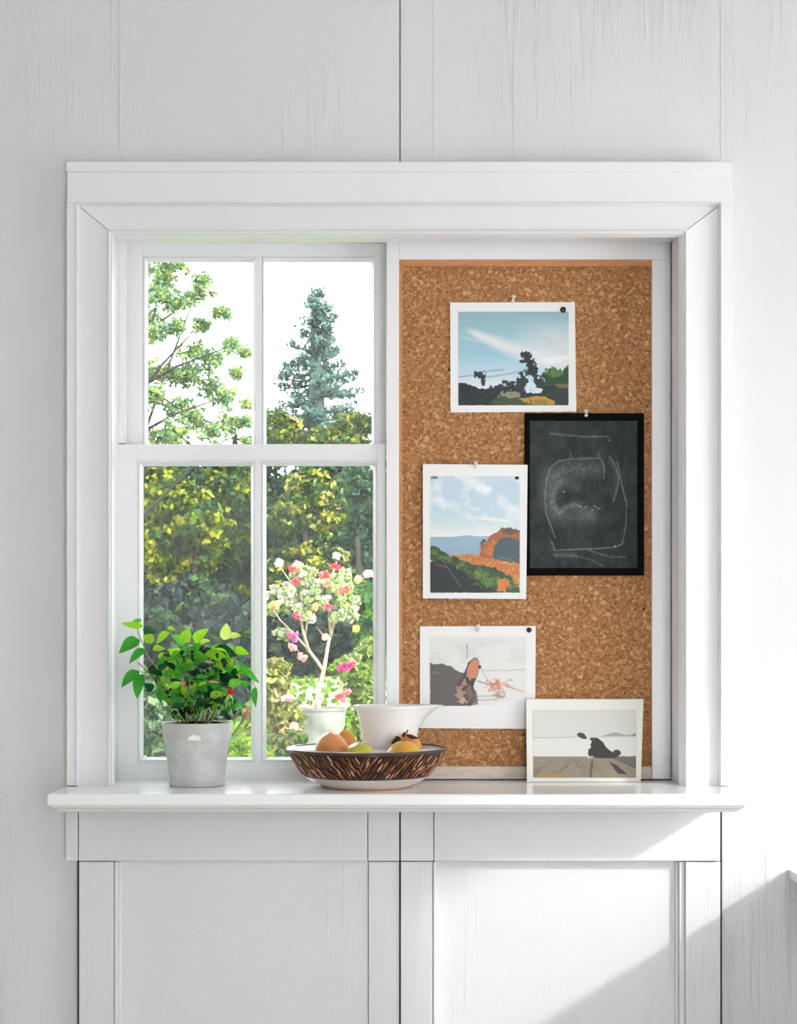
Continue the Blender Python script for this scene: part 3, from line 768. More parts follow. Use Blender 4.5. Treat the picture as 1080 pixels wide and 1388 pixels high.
for k in range(70):
    x = random.uniform(420, 800); y = random.uniform(570, 705); dy = random.uniform(-.045, .03); an = random.uniform(-PI*.9, -PI*.1); L = random.uniform(35, 75)
    lv.col = jit(LC[random.choice('dmkgk')], .18)
    lv.leaf(q5(x, y, dy), q5(x+L*math.cos(an), y+L*math.sin(an)*.8, dy), L*random.uniform(.3,.55)/4.5*2.9/F, (random.uniform(-1.2,1.2), -1, random.uniform(-.4,1.2)), .5, .2, 6)
for k in range(60):   # narrow pale shoots low in the middle
    x = random.uniform(420, 800); y = random.uniform(560, 720)
    lv.col = jit(random.choice([(176,200,120),(120,176,70),(206,216,170)]), .12)
    dy = random.uniform(-.04, .03)
    lv.leaf(q5(x, y, dy), q5(x+random.uniform(-35,45), y-random.uniform(40,90), dy), .0022, (0,-1,.2), .2, .1, 4)
build('foliage', lv, M_leaf, pot, smooth=True)
st = MB()
def stem(pts, r0=.0016, r1=.0007, c=(150,160,96)):
    st.col = lin(c); n = len(pts)
    st.tube([q5(*p_) for p_ in pts], [r0+(r1-r0)*i/(n-1) for i in range(n)], 7)
stem([(540,735,0),(470,600,-.01),(330,460,-.02),(210,350,-.03)], .0022, .0009, (128,134,84))
stem([(500,730,0),(400,560,-.01),(280,430,-.02),(225,405,-.03)], .0018, .0008)
stem([(520,730,0),(430,520,0),(270,310,-.01),(225,200,-.01),(205,140,-.01)], .0018, .0007, (150,150,120))
stem([(560,735,0),(545,560,.01),(530,400,.01),(525,240,0)], .002, .001)
stem([(590,735,0),(640,600,.0),(600,400,0),(590,240,-.01)], .002, .001)
stem([(610,735,0),(700,560,.01),(760,400,.01),(810,330,0),(790,200,-.01)], .002, .0009, (150,120,100))
stem([(640,735,0),(760,560,0),(850,420,0),(900,440,-.01),(928,505,-.02)], .0016, .0006)
stem([(560,735,-.02),(600,640,-.03),(700,560,-.04),(770,535,-.05)], .0013, .0006)
stem([(520,735,-.02),(500,640,-.03),(490,560,-.04)], .0016, .0012, (170,190,110))
stem([(470,735,-.01),(400,620,0),(345,520,.01)], .0014, .0007)
stem([(700,735,.03),(790,790,.045),(840,720,.05),(870,650,.05)], .0018, .0014, (118,70,58))
stem([(400,735,.03),(350,800,.05),(310,775,.05),(258,778,.05)], .0016, .0009, (96,56,44))
for k in range(26):
    x = random.uniform(440, 700); stem([(570+(x-570)*.5, 738, random.uniform(-.02,.02)), (x, random.uniform(600, 690), random.uniform(-.03,.03)), (x+random.uniform(-60,60), random.uniform(450,600), random.uniform(-.04,.04))], .0009, .0005, random.choice([(176,190,120),(70,110,50),(206,210,170)]))
build('stems', st, attr_mat('plant_stem', .6), pot, smooth=True)
fl = MB(); fc = Vector(q5(775, 530, -.055))
for k in range(12):
    a = 2.4*k; r = .0035+.0004*k
    fl.col = jit((214,44,54), .2)
    fl.leaf(fc+Vector((0,-.001*(12-k)*.25,0)), fc+Vector((math.cos(a)*r*1.1, -.003+.0004*k, math.sin(a)*r)), .0055, (-math.cos(a)*.4, -1, -math.sin(a)*.4), -.5, -.3, 5)
o = build('flower', fl, M_petal, pot, smooth=True); o['label'] = 'small red flower'
for (x, y, dx, dy, c) in ((480,440,10,50,(196,130,110)),(500,460,-10,60,(176,110,96)),(640,465,70,10,(206,150,110)),(880,640,-14,50,(196,96,110)),(620,345,60,8,(206,160,140))):
    bd = MB(); bd.col = lin(c); bd.leaf(q5(x,y,-.055), q5(x+dx,y+dy,-.057), .0055, (0,-1,.3), .3, .1, 5)
    o = build('bud', bd, M_petal, pot, smooth=True); o['label'] = 'pinkish brown bud'

# ---------------------------------------------------------------- patterned bowl, fruit and jug
BX, BY = X(496.5, -.02), -.02
bowl = thing('fruit_bowl', 'wide ceramic bowl with brown carved band and pale foot holding fruit', 'bowl', (BX, BY, 1.0))
def rr(z):  # outer wall radius by height in the band
    t_ = (z-1.0205)/(1.066-1.0205); return .1105+.030*t_**.9 if t_ > 0 else .1105
outer = [(.001,1.0),(.074,1.0),(.0785,1.0015),(.080,1.004),(.097,1.0105),(.1105,1.0205)]
M_bowlwhite = simple('pale_glaze', (216,208,200), .3, .5, .05, 30)
build('foot', MB().lathe(outer, BX, BY, 96), M_bowlwhite, bowl, smooth=True, angle=50)
fr_ = MB().lathe([(.0765,1.0),(.0800,1.0005),(.0805,1.0022),(.0790,1.0035)], BX, BY, 96); o = build('foot_ring', fr_, simple('terracotta', (186,130,100), .7), bowl, smooth=True); o['label'] = 'bare terracotta foot ring'
def make_band():
    t = NT('brown_glaze'); f = t.noise(t.coords(), 120, 4)
    t.link(t.ramp(f, [(0.35, lin((30,18,12))), (0.7, lin((74,40,24)))]), t.bsdf.inputs['Base Color']); t.bsdf.inputs['Roughness'].default_value = .22; return t.m
band_pts = [(rr(1.0205+i*.0455/10)-.0008, 1.0205+i*.0455/10) for i in range(11)]
build('carved_band', MB().lathe(band_pts, BX, BY, 128), make_band(), bowl, smooth=True)
cv = MB()
def bandp(a, z, off): r = rr(z)+off; return (BX+r*math.cos(a), BY+r*math.sin(a), z)
nst = 96
for row, (z0, z1) in enumerate(((1.0222,1.0325),(1.0285,1.0395),(1.0350,1.0465),(1.0420,1.0540),(1.0500,1.0625))):
    for k in range(nst):
        if random.random() < .1: continue
        a = 2*PI*(k+.45*row+random.uniform(-.25,.25))/nst
        sl = .045*(1 if math.sin(a*2.5+.9) > 0 else -1)*random.uniform(.6,1.3)
        za, zb2 = z0+random.uniform(-.001,.002), z1+random.uniform(-.003,.002)
        w_ = random.uniform(.0015,.0027)
        cv.col = lin(random.choice([(150,86,52),(116,66,40),(176,112,76),(92,50,30),(100,56,34),(206,160,132)]))
        vs = []
        for i in range(6):
            u = i/5; z = za+(zb2-za)*u; aa = a+sl*(u-.5); hw = w_*math.sin(PI*(.1+.8*u))/rr(z)
            vs += [bandp(aa-hw, z, .0001), bandp(aa, z, .0018), bandp(aa+hw, z, .0001)]
        cv.add(vs, [(i*3+j_, i*3+j_+1, i*3+j_+4, i*3+j_+3) for i in range(5) for j_ in range(2)])
o = build('relief', cv, attr_mat('copper_slip', .3, .6), bowl, smooth=True); o['label'] = 'copper brown carved strokes'
rim = [(.1405,1.0645),(.1425,1.0655),(.1432,1.068),(.1422,1.0698),(.1400,1.0702),(.1385,1.0690),(.1380,1.067)]
o = build('rim', MB().lathe([(a, b_) for a, b_ in rim], BX, BY, 128, fn=lambda p_, r, z, a: p_), simple('rim_glaze', (74,56,42), .25, .5, .2, 60), bowl, smooth=True); o['label'] = 'dark olive brown rim'
inner = [(.1382,1.068),(.1325,1.058),(.117,1.040),(.098,1.026),(.078,1.016),(.05,1.011),(.001,1.010)]
build('inside', MB().lathe(inner, BX, BY, 96), simple('inner_glaze', (206,202,204), .25, .5, .05, 20), bowl, smooth=True)

def make_fruit(name, ca, cb, cc):
    t = NT(name); f = t.noise(t.coords(), 14, 3)
    col = t.ramp(f, [(0.35, lin(ca)), (0.5, lin(cb)), (0.68, lin(cc))])
    sp = t.noise(t.coords(), 260, 2); col = t.mix(t.ramp(sp, [(0.68, (0,)*3), (0.74, (.35,)*3)]), col, lin((150,96,50)))
    t.link(col, t.bsdf.inputs['Base Color']); t.bsdf.inputs['Roughness'].default_value = .32; t.bsdf.inputs['Subsurface Weight'].default_value = .0
    return t.m
def fruit(name, label, cat, cx, cy, zc, r, hz, mat, shape='round', lean_=(0,0), stem_c=(60,50,36), stalk=True):
    t = thing(name, label, cat, (cx, cy, zc-hz), 'fruit in the bowl')
    prof = []; n = 22
    for i in range(n+1):
        a = -PI/2+PI*i/n; z = math.sin(a); q = math.cos(a)
        if shape == 'pear' and z > 0: q *= (1-.24*z*z*(1.4-z*.4))
        if shape == 'round': q *= 1+.04*math.cos(2*a)
        if shape == 'lemon' and z > .8: q *= .8
        prof.append((max(r*q, .0004), zc+hz*z - (.0025*math.exp(-(q*r/.006)**2) if (shape == 'round' and z > 0) else 0)))
    def fn(p_, rr_, z, a): k = (z-zc)/hz; return (p_[0]+lean_[0]*k, p_[1]+lean_[1]*k, z+.0008*math.sin(3*a))
    build('skin', MB().lathe(prof, cx, cy, 40, fn=fn), mat, t, smooth=True)
    if not stalk: return t
    s_ = MB(); s_.col = None; tx, ty = cx+lean_[0], cy+lean_[1]
    s_.tube([(tx,ty,zc+hz-.003),(tx+.001,ty,zc+hz+.003),(tx+.003,ty-.001,zc+hz+.006)], [.0016,.0012,.0014], 7)
    build('stem', s_, simple(name+'_stem', stem_c, .8), t, smooth=True)
    return t
M_fo = make_fruit('peach_skin', (196,118,66), (222,152,98), (232,184,128))
M_fy = make_fruit('lime_skin', (176,168,52), (200,190,66), (214,206,92))
M_fg = make_fruit('golden_skin', (214,146,50), (232,184,70), (238,206,104))
M_fr = make_fruit('russet_skin', (186,102,48), (222,150,74), (232,190,110))
fruit('pear', 'large orange-tan pear at the bowl side nearest the plant', 'fruit', X(450.5,-.07), -.07, 1.061, .0325, .040, M_fo, 'pear', (-.003, .006), stalk=False)
fruit('lemon', 'yellow-green lemon at the front of the bowl', 'fruit', X(487,-.105), -.105, 1.0585, .0262, .0262, M_fy, 'lemon', (.0,.004), stalk=False)
fruit('pear', 'small orange fruit with dark stem between the big pear and the white jug', 'fruit', X(470,-.004), -.004, 1.060, .023, .042, M_fr, 'pear', (-.004,0), (70,70,74))
fruit('persimmon', 'golden yellow fruit at the front of the bowl below the jug', 'fruit', X(547,-.09), -.09, 1.056, .0300, .0300, M_fg, 'round', (0,.004), stalk=False)
e = fruit('persimmon', 'orange fruit with dark brown leaves behind the golden one', 'fruit', X(549,-.035)+.002, -.036, 1.068, .0275, .0275, M_fr, 'round', (0,0), (50,30,24))
cal = MB(); ex, ey, ez = X(549,-.035)+.002, -.036, 1.068
for (dx, dy, dz, ln, w_) in ((-.010,-.020,.018,(-.017,-.002,-.006),.014),(-.012,-.018,.012,(-.012,-.006,-.016),.014),(-.006,-.016,.022,(.004,-.004,.010),.006),(-.004,-.014,.023,(.026,-.006,-.002),.009),(-.010,-.018,.018,(-.010,-.002,.006),.006)):
    a = Vector((ex+dx, ey+dy, ez+dz)); cal.leaf(a, a+Vector(ln), w_, (0,-1,.6), .2, .2, 6)
o = build('calyx', cal, simple('dry_calyx', (52,30,26), .8), e, smooth=True); o['label'] = 'dark dried leaves'

JX, JY = X(527.5, .035), .035
jug = thing('white_jug', 'white porcelain jug with a wide pouring lip standing among the fruit', 'jug', (JX, JY, 1.0125))
oz = [(.001,1.0125),(.027,1.0125),(.029,1.014),(.0335,1.028),(.041,1.045),(.0470,1.062),(.0502,1.080),(.0525,1.100),(.0550,1.118),(.0575,1.130),(.0605,1.137),(.0620,1.1405),(.0615,1.1425),(.0590,1.1425),(.0560,1.138),(.0530,1.128),(.0505,1.115),(.0480,1.095),(.0450,1.070),(.0390,1.050),(.030,1.032),(.001,1.028)]
def jf(p_, r, z, a):
    a2 = (a+PI) % (2*PI) - PI
    k = max(0, (z-1.09)/.052); sp = math.exp(-(a2/.42)**2)*k**2.2*.036
    sp2 = math.exp(-((abs(a2)-PI)/.6)**2)*k**3*.003
    return (p_[0]+sp*math.cos(a2)-sp2, p_[1]+sp*math.sin(a2), z+sp*.02)
build('jug_body', MB().lathe(oz, JX, JY, 96, fn=jf), simple('white_porcelain', (240,239,237), .12, .5), jug, smooth=True)

# ================================================================ the garden outside
def quads(cent, size, cols, seed=0, nrm=None, elong=1.5):
    """leaf-shaped quads (rhombs) at centres"""
    r = np.random.default_rng(seed); n = len(cent)
    d = r.normal(size=(n,3)); d /= np.linalg.norm(d, axis=1, keepdims=True)
    if nrm is not None: d = d*.75 + nrm; d /= np.linalg.norm(d, axis=1, keepdims=True)
    a = np.cross(d, r.normal(size=(n,3))); a /= np.linalg.norm(a, axis=1, keepdims=True); b = np.cross(d, a)
    s = (size*r.uniform(.6, 1.3, n))[:, None]*.5
    v = np.stack([cent-a*s*elong, cent-b*s, cent+a*s*elong, cent+b*s], 1).reshape(-1, 3)
    q = np.arange(4*n).reshape(n, 4)
    return v, q, np.repeat(cols, 4, 0)
def palette(cols, n, r, jitter=.15):
    c = np.array([lin(x) for x in cols]); i = r.integers(0, len(c), n)
    return np.clip(c[i]*(1+r.uniform(-jitter, jitter, (n,1))), 0, 1)
def clumps(centre, radii, nclump, per, clump_r, size, cols, seed, shell=.75, accent=None):
    """a crown as many small leaf clumps on an ellipsoid shell"""
    r = np.random.default_rng(seed)
    d = r.normal(size=(nclump,3)); d /= np.linalg.norm(d, axis=1, keepdims=True)
    rad = shell + (1-shell)*r.random((nclump,1))
    cc = np.array(centre) + d*rad*np.array(radii)
    o = r.normal(size=(nclump, per, 3)); ln = np.linalg.norm(o, axis=2, keepdims=True); o = o/ln*(r.random((nclump, per, 1))**.4)
    o[..., 2] *= .7
    pts = (cc[:, None, :] + o*clump_r*r.uniform(.6, 1.3, (nclump,1,1))).reshape(-1, 3)
    nr = (o/np.linalg.norm(o, axis=2, keepdims=True)).reshape(-1, 3)
    base = palette(cols, nclump, r, .12); c = np.repeat(base, per, 0)
    alt = palette(cols, nclump*per, r, .1); c = np.where(r.random((nclump*per, 1)) < .35, alt, c)*(1+r.uniform(-.4, .4, (nclump*per, 1)))
    return quads(pts, size, np.clip(c, 0, 1), seed+1, nr*.9)
def merge(parts):
    vs, qs, cs = [], [], []; off = 0
    for v, q, c in parts:
        vs.append(v); qs.append(q+off); cs.append(c); off += len(v)
    return np.concatenate(vs), np.concatenate(qs), np.concatenate(cs)
M_bark = simple('bark', (38,36,32), .9, .2, .25, 12)
M_barkgrey = simple('grey_bark', (52,60,62), .9, .2, .2, 10)

# ground: rises gently from the house
gy = [.25, 3, 6, 8, 10, 13, 16, 18, 22, 30, 60]; gz = [.15, .22, .34, .45, .56, .73, .85, .92, 1.05, 1.3, 2.0]
def gh(y): return float(np.interp(y, gy, gz))
def make_ground(name, a, b_, sc):
    t = NT(name); f = t.noise(t.coords(), sc, 5, .7)
    t.link(t.ramp(f, [(0.3, lin(a)), (0.7, lin(b_))]), t.bsdf.inputs['Base Color']); t.bsdf.inputs['Roughness'].default_value = .9
    t.bsdf.inputs['Specular IOR Level'].default_value = .1; t.bump(t.noise(t.coords(), sc*3, 4), .6, .03); return t.m
g = MB(); xs = [-30, -12, -6, -3, 0, 3, 6, 12, 30]
vs = [(x, y, gh(y)) for y in gy for x in xs]; n = len(xs)
g.add(vs, [(i*n+k, i*n+k+1, (i+1)*n+k+1, (i+1)*n+k) for i in range(len(gy)-1) for k in range(n-1)])
struct('lawn', g, make_ground('lawn_grass', (58,84,34), (84,108,46), 5), smooth=True)
g = MB(); ys = [10.6, 12, 13.4, 14.8]
g.add([(x, y, gh(y)+.012) for y in ys for x in (-6, -1.6, .6, 5)], [(i*4+k, i*4+k+1, (i+1)*4+k+1, (i+1)*4+k) for i in range(3) for k in range(3)])
struct('garden_path', g, make_ground('pale_gravel', (132,122,90), (158,148,114), 8))
r_ = np.random.default_rng(5)
n = 16000; gx = r_.uniform(-4.2, 1.4, n); gyy = r_.uniform(8.5, 16.6, n)
keep = ~((gyy > 10.6) & (gyy < 14.8)) | (r_.random(n) < .12); gx, gyy = gx[keep], gyy[keep]
cent = np.stack([gx, gyy, np.interp(gyy, [8,10,13,16,18,22], [.45,.56,.73,.85,.92,1.05])+.03], 1)
nr = np.tile([0,-.8,.3], (len(cent),1))
o = build('grass', quads(cent, .07, palette([(132,176,70),(160,198,90),(108,152,60)], len(cent), r_), 3, nr, 1.0), M_foliage); o['kind'] = 'stuff'
tag(o, 'bright green lawn grass in the garden behind the pale path', 'grass')

def above_ground(m):
    v, q, c = m; k = v.reshape(-1, 4, 3); keep = k[:, :, 2].min(1) > np.interp(k[:, 0, 1], gy, gz)+.004
    k = k[keep]; cc = c.reshape(-1, 4, 3)[keep]
    return k.reshape(-1, 3), np.arange(4*len(k)).reshape(-1, 4), cc.reshape(-1, 3)
def tree(name, label, cat, base, trunk_h, tr, crowns, mat=M_foliage, group='trees beyond the window', bark=M_bark, branches=True, seed=0):
    t = thing(name, label, cat, base, group)
    b = MB(); bx, by, bz = base
    b.tube([(bx,by,bz-.05),(bx+.03,by,bz+trunk_h*.5),(bx-.02,by,bz+trunk_h)], [tr, tr*.75, tr*.35], 10)
    if branches:
        rd = random.Random(seed)
        for k, c in enumerate(crowns):
            cx, cy, cz_ = c[0]; z0 = bz+trunk_h*rd.uniform(.35,.95)
            if branches == 'few' and k % 3: continue
            b.tube([(bx,by,z0),((bx+cx)/2,(by+cy)/2,(z0+cz_)/2+.05),(cx,cy,cz_)], [tr*.4, tr*.25, tr*.08], 6)
    build('trunk', b, bark, t, smooth=True)
    build('crown', above_ground(merge([clumps(*c) for c in crowns])), mat, t)
    return t
def W(px, py, d): return P(px, py, d-D0)
def pr(npx, d): return npx*d/F        # size in metres of n pixels at distance d

LIT = [(176,186,66),(130,156,58),(206,206,92),(92,132,56),(226,216,130)]
MID = [(76,110,58),(58,94,54),(104,136,66),(44,76,52)]
DRK = [(30,52,46),(40,64,50),(26,44,44),(56,82,56)]
PALE = [(120,158,108),(98,142,96),(150,182,104),(176,198,92)]
# hedge that closes the garden behind the trees
hd = thing('garden_hedge', 'long dark hedge closing off the garden far behind all the trees', 'hedge', (-3, 25.2, gh(25.2)))
build('foliage', above_ground(merge([clumps((x_, 25.2+.3*math.sin(x_*2.1), 2.1+.25*math.sin(x_*1.3)), (1.5, .7, 1.35), 75, 26, .42, .17, DRK+MID[:2], 2000+i_*3, .6) for i_, x_ in enumerate(np.arange(-23, 13, 1.7))])), M_foliage, hd)
# far dark trees that fill the lower panes
rows = [
 ('dense dark tree at the back of the garden left of the big yellow-green one', 222, 760, 66, 165, 22.5, DRK, 41),
 ('tall dark green tree behind the muntin of the lower sash', 338, 765, 62, 160, 23.6, DRK, 42),
 ('dark tree straight behind the flowering shrub', 452, 765, 62, 160, 22.3, DRK, 43),
 ('dark evergreen mostly hidden behind the white mullion', 566, 760, 62, 165, 23.2, DRK, 44),
 ('dark tree far along the hedge, past the window frame', 100, 760, 66, 165, 23.4, DRK, 45),
]
for lab, px, py, rx, rz, d, cols, sd in rows:
    cx, cy, cz_ = W(px, py, d)
    tree('dark_tree', lab, 'tree', (cx, cy, gh(cy)), 1.4, .14,
         [((cx, cy, cz_), (pr(rx,d), .8, pr(rz,d)), 330, 60, .30, .085, cols+MID[1:3], sd, .5)], seed=sd)
# lit round crowns in front of them
def crown_tree(name, lab, px, py, blobs, d, base_px, th, cols, sd, size=.055, per=75):
    cs = []
    for i, (bx, by, rx, rz, nc) in enumerate(blobs):
        x, y, z = W(bx, by, d); cs.append(((x, y+random.uniform(-.2,.2), z), (pr(rx,d), pr(rx,d)*.8, pr(rz,d)), int(nc*1.3), per, pr(13,d), size, cols, sd+i*7, .45))
    x, y, z = W(base_px, 900, d)
    return tree(name, lab, 'tree', (x, y, gh(y)), th, .08, cs, seed=sd)
crown_tree('leafy_tree', 'broad sunlit yellow-green tree filling the lower pane above the potted plant', 255, 720,
           [(240,690,48,38,56),(215,730,34,36,40),(275,715,40,36,46),(250,765,50,30,40),(225,650,28,20,26)], 18.5, 255, 1.3, LIT[:3]+MID[:2], 60)
crown_tree('leafy_tree', 'mid green tree with a pale top beside the centre muntin', 320, 660,
           [(325,665,32,42,50),(330,740,26,30,30),(300,640,26,20,22),(338,790,20,24,20)], 20.0, 322, 1.6, MID+LIT[:1], 75)
crown_tree('leafy_tree', 'sunlit round tree top above the flowering shrub', 425, 680,
           [(420,668,40,28,54),(395,700,30,24,30),(440,695,26,26,28),(385,770,26,40,26),(440,760,30,34,26)], 18.8, 415, 1.7, LIT[1:]+MID, 90)
crown_tree('leafy_tree', 'blue-green tree with bare grey twigs near the mullion', 480, 690,
           [(485,670,30,40,50),(490,740,28,34,36)], 20.4, 486, 1.6, [(70,104,84),(84,118,84),(96,130,84)], 105)
crown_tree('leafy_tree', 'low yellow-topped tree at the foot of the conifer', 380, 575,
           [(380,588,24,26,34),(482,578,26,16,28),(470,600,34,18,30),(428,604,36,22,50),(400,606,26,20,30)], 24.0, 400, 2.4, LIT+MID, 120, .06)
# airy deciduous tree in the upper left pane
d = 15.0; cs = []; rb = random.Random(4)
pts = [(360,380,45),(330,400,38),(395,360,30),(450,400,26),(340,450,28),(400,470,30),(340,555,32),(430,600,36),(400,540,26),(455,510,22),(530,490,20),(480,610,34),(560,600,24),(592,610,16),(350,650,32),(420,660,34),(330,740,32),(400,760,34),
       (540,740,30),(590,745,18),(480,690,30),(445,800,34),(540,800,32),(340,835,34),(585,800,18),(500,845,30),(395,840,34),(590,850,16),(560,660,16),(420,430,18),(470,400,14),(290,500,40),(280,640,50),(270,780,50)]
for i, (x, y, r) in enumerate(pts):
    q = W(60+x/2.16, 200+y/2.16, d); q = (q[0], q[1]+random.uniform(-.35,.35), q[2])
    R_ = pr(r/2.16, d)
    cs.append((q, (R_*1.55, R_*1.3, R_*1.15), int(r*1.3), 14, pr(7.5,d), .028, PALE, 200+i*3, .15))
bx, by, bz = W(165, 900, d)
tree('birch_tree', 'airy pale green tree with open branches in the upper pane nearest the wall', 'tree', (bx, by, gh(by)), 3.6, .05, cs, mat=M_hazed_foliage, seed=9, branches='few')
# conifer
d = 26.0; cx, cy, _ = W(430, 700, d); top = Z(388, d-D0); base = gh(cy)
t = thing('conifer_tree', 'tall blue-grey conifer standing alone against the white sky', 'tree', (cx, cy, base), 'trees beyond the window')
b = MB(); b.tube([(cx,cy,base-.05),(cx+.02,cy,(base+top)/2),(cx-.06,cy,top-.3),(cx-.1,cy,top)], [.24,.19,.04,.01], 10)
build('trunk', b, M_barkgrey, t, smooth=True)
rd = random.Random(31); b = MB(); cents = []
prof_w = [(390,2),(410,14),(425,22),(440,28),(455,34),(475,44),(500,60),(520,64),(545,64),(570,60),(600,66),(640,60)]
for k in range(74):
    py = 395+ (k/73)**.9*225; wpx = np.interp(py, [a for a, _ in prof_w], [c for _, c in prof_w])
    L = pr(wpx, d)*rd.uniform(.55, 1.08); a = rd.uniform(0, 2*PI); z0 = Z(py, d-D0)
    p0 = Vector((cx, cy, z0)); p2 = p0+Vector((math.cos(a)*L, math.sin(a)*L, rd.uniform(-.12,.16)*L)); p1 = (p0+p2)/2+Vector((0,0,-.05*L))
    b.tube([p0,p1,p2], [.03,.018,.006], 5)
    m = int(4+L*17)
    for i in range(m):
        u = rd.uniform(.25, 1.05) ; q = p0*(1-u)**2+p1*2*u*(1-u)+p2*u*u
        for _ in range(7): cents.append((q.x+rd.gauss(0,.05), q.y+rd.gauss(0,.06), q.z+rd.gauss(0,.04)+.02))
build('branches', b, M_barkgrey, t, smooth=True)
cents = np.array(cents); r_ = np.random.default_rng(8)
build('needles', quads(cents, .052, palette([(84,116,106),(104,136,122),(70,100,96),(122,150,128)], len(cents), r_), 6, None, 1.9), M_hazed_foliage, t)  # needle colours carry the sky haze, paler and bluer

# ---- flowering shrub in a pale pot
d = 10.0; SYY = d-D0
def q6(x, y, dy=0.0): return P(340+x/4.339, 720+y/4.339, SYY+dy)
base = (X(437, SYY), SYY, gh(SYY))
t = thing('flowering_shrub', 'small pale shrub with red and pink blossoms in a frosted grey pot outdoors', 'potted shrub', base)
rim_z = Z(959, SYY); r_t = pr(31.5, d); r_b = pr(27, d); z_b = gh(SYY)
def make_frost():
    t_ = NT('frosted_pot'); f = t_.noise(t_.coords(), 9, 5)
    t_.link(t_.ramp(f, [(0.35, lin((82,82,78))), (0.65, lin((112,110,104)))]), t_.bsdf.inputs['Base Color']); t_.bsdf.inputs['Roughness'].default_value = .3
    return t_.m
build('pot', MB().lathe([(.001,z_b),(r_b*.8,z_b),(r_b,z_b+.01),(r_t,rim_z-.02),(r_t*1.04,rim_z-.018),(r_t*1.05,rim_z),(r_t*.95,rim_z),(r_t*.93,rim_z-.05),(.001,rim_z-.05)], base[0], base[1], 40), make_frost(), t, smooth=True, angle=40)
b = MB()
def br(pts, r0, r1): b.tube([q6(*p_) for p_ in pts], [r0+(r1-r0)*i/(len(pts)-1) for i in range(len(pts))], 7)
br([(385,1060,0),(390,980,0),(415,880,0),(432,800,0),(455,660,.03),(490,530,.05),(530,450,.08),(560,330,.08)], .016, .007)
br([(425,820,0),(385,760,0),(340,700,-.03),(310,600,-.05),(290,500,-.06),(260,380,-.06)], .012, .006)
br([(470,620,.03),(460,520,.0),(450,400,0),(470,280,0),(505,180,0)], .009, .004)
br([(430,620,0),(385,560,-.02)], .006, .003); br([(290,420,-.05),(235,300,-.06),(185,230,-.06),(165,195,-.06)], .006, .003)
br([(340,700,-.03),(250,600,-.06),(170,520,-.08),(120,440,-.08)], .007, .003); br([(300,740,0),(260,680,0),(215,650,0)], .005, .002)
br([(320,620,0),(340,460,.05),(320,330,.05),(300,240,.03)], .006, .003); br([(490,530,.05),(560,480,.1),(600,420,.1)], .006, .003)
build('branches', b, simple('pale_bark', (140,120,102), .8), t, smooth=True)
cs = []
for i, (x, y, r) in enumerate([(300,245,50),(335,240,36),(340,330,55),(250,410,55),(380,385,60),(460,380,55),(540,270,60),(560,340,45),(560,450,50),(590,500,40),(600,420,40),(140,370,45),(130,470,42),(185,600,42),(480,300,45),(300,460,45),(520,400,50),(220,350,40),(420,440,45),(340,500,30),(300,300,50),(400,320,50),(430,420,50),(350,430,50),(200,430,45),(250,330,45),(520,500,40),(500,340,50),(560,400,45),(90,420,40)]):
    R_ = pr(r/4.339, d); q = q6(x, y, random.uniform(-.12,.12))
    cs.append((q, (R_*1.25, R_*1.25, R_*.95), 17, 22, R_*.42, .030, [(206,214,160),(222,224,196),(176,196,120),(232,232,222),(150,180,104),(200,206,120)], 400+i*3, .2))
build('foliage', merge([clumps(*c) for c in cs]), M_cream_foliage, t)
for i, (x, y, r, c) in enumerate([(270,195,30,(232,150,136)),(240,225,18,(222,70,84)),(262,300,26,(226,64,76)),(435,255,34,(232,74,66)),(455,310,20,(236,140,110)),(500,205,28,(226,60,70)),(505,145,22,(250,226,220)),(175,192,26,(246,220,212)),(545,345,30,(232,92,70)),
        (455,445,24,(222,84,110)),(270,500,34,(222,60,80)),(250,620,30,(186,64,120)),(300,740,26,(230,130,120)),(245,685,16,(232,150,140)),(140,435,26,(232,150,84)),(380,440,20,(236,150,100)),(690,250,22,(244,200,180)),(440,620,12,(236,200,170))]):
    R_ = pr(r/4.339, d); m = clumps(q6(x, y, -.15), (R_*1.05, R_*1.05, R_*.8), 8, 10, R_*.33, .024, [c, tuple(min(255, v+22) for v in c)], 600+i*5, .1)
    o = build('blossom', m, M_petal, t)

# ---- nearer garden shrubs
def shrub(name, lab, blobs, d, cols, sd, size=.05, fl=None, cat='shrub', mat=M_foliage, base_px=None):
    bp = base_px if base_px is not None else blobs[0][0]
    bx = X(bp, d-D0); by = d-D0; t = thing(name, lab, cat, (bx, by, gh(by)), 'garden shrubs')
    cs = []
    for i, (x, y, rx, rz, nc) in enumerate(blobs):
        q = W(x, y, d); q = (q[0], q[1]+random.uniform(-.1,.1), q[2]); cs.append((q, (pr(rx,d), pr(rx,d), pr(rz,d)), nc, 30, pr(min(rx,rz)*.4,d), size, cols, sd+i*11, .5))
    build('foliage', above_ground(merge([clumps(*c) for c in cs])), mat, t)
    b = MB(); rd = random.Random(sd)
    for k in range(6):
        tx, ty, tz = cs[k % len(cs)][0]
        b.tube([(bx+rd.uniform(-.03,.03), by, gh(by)+.002), ((bx+tx)/2+rd.uniform(-.05,.05), by, (gh(by)+tz)/2), (tx+rd.uniform(-.1,.1), ty, tz)], [.012,.008,.003], 6)
    build('stems', b, M_bark, t, smooth=True)
    for i, (x, y, r, c) in enumerate(fl or []):
        q = W(x, y, d-.25); R_ = pr(r, d)
        build('blossom', clumps(q, (R_*.7,R_*.7,R_*.5), 6, 14, R_*.4, size*.7, [c], sd+900+i*7, .1), M_petal, t)
    return t
YEL = [(206,206,120),(186,190,96),(222,214,150),(160,172,92)]
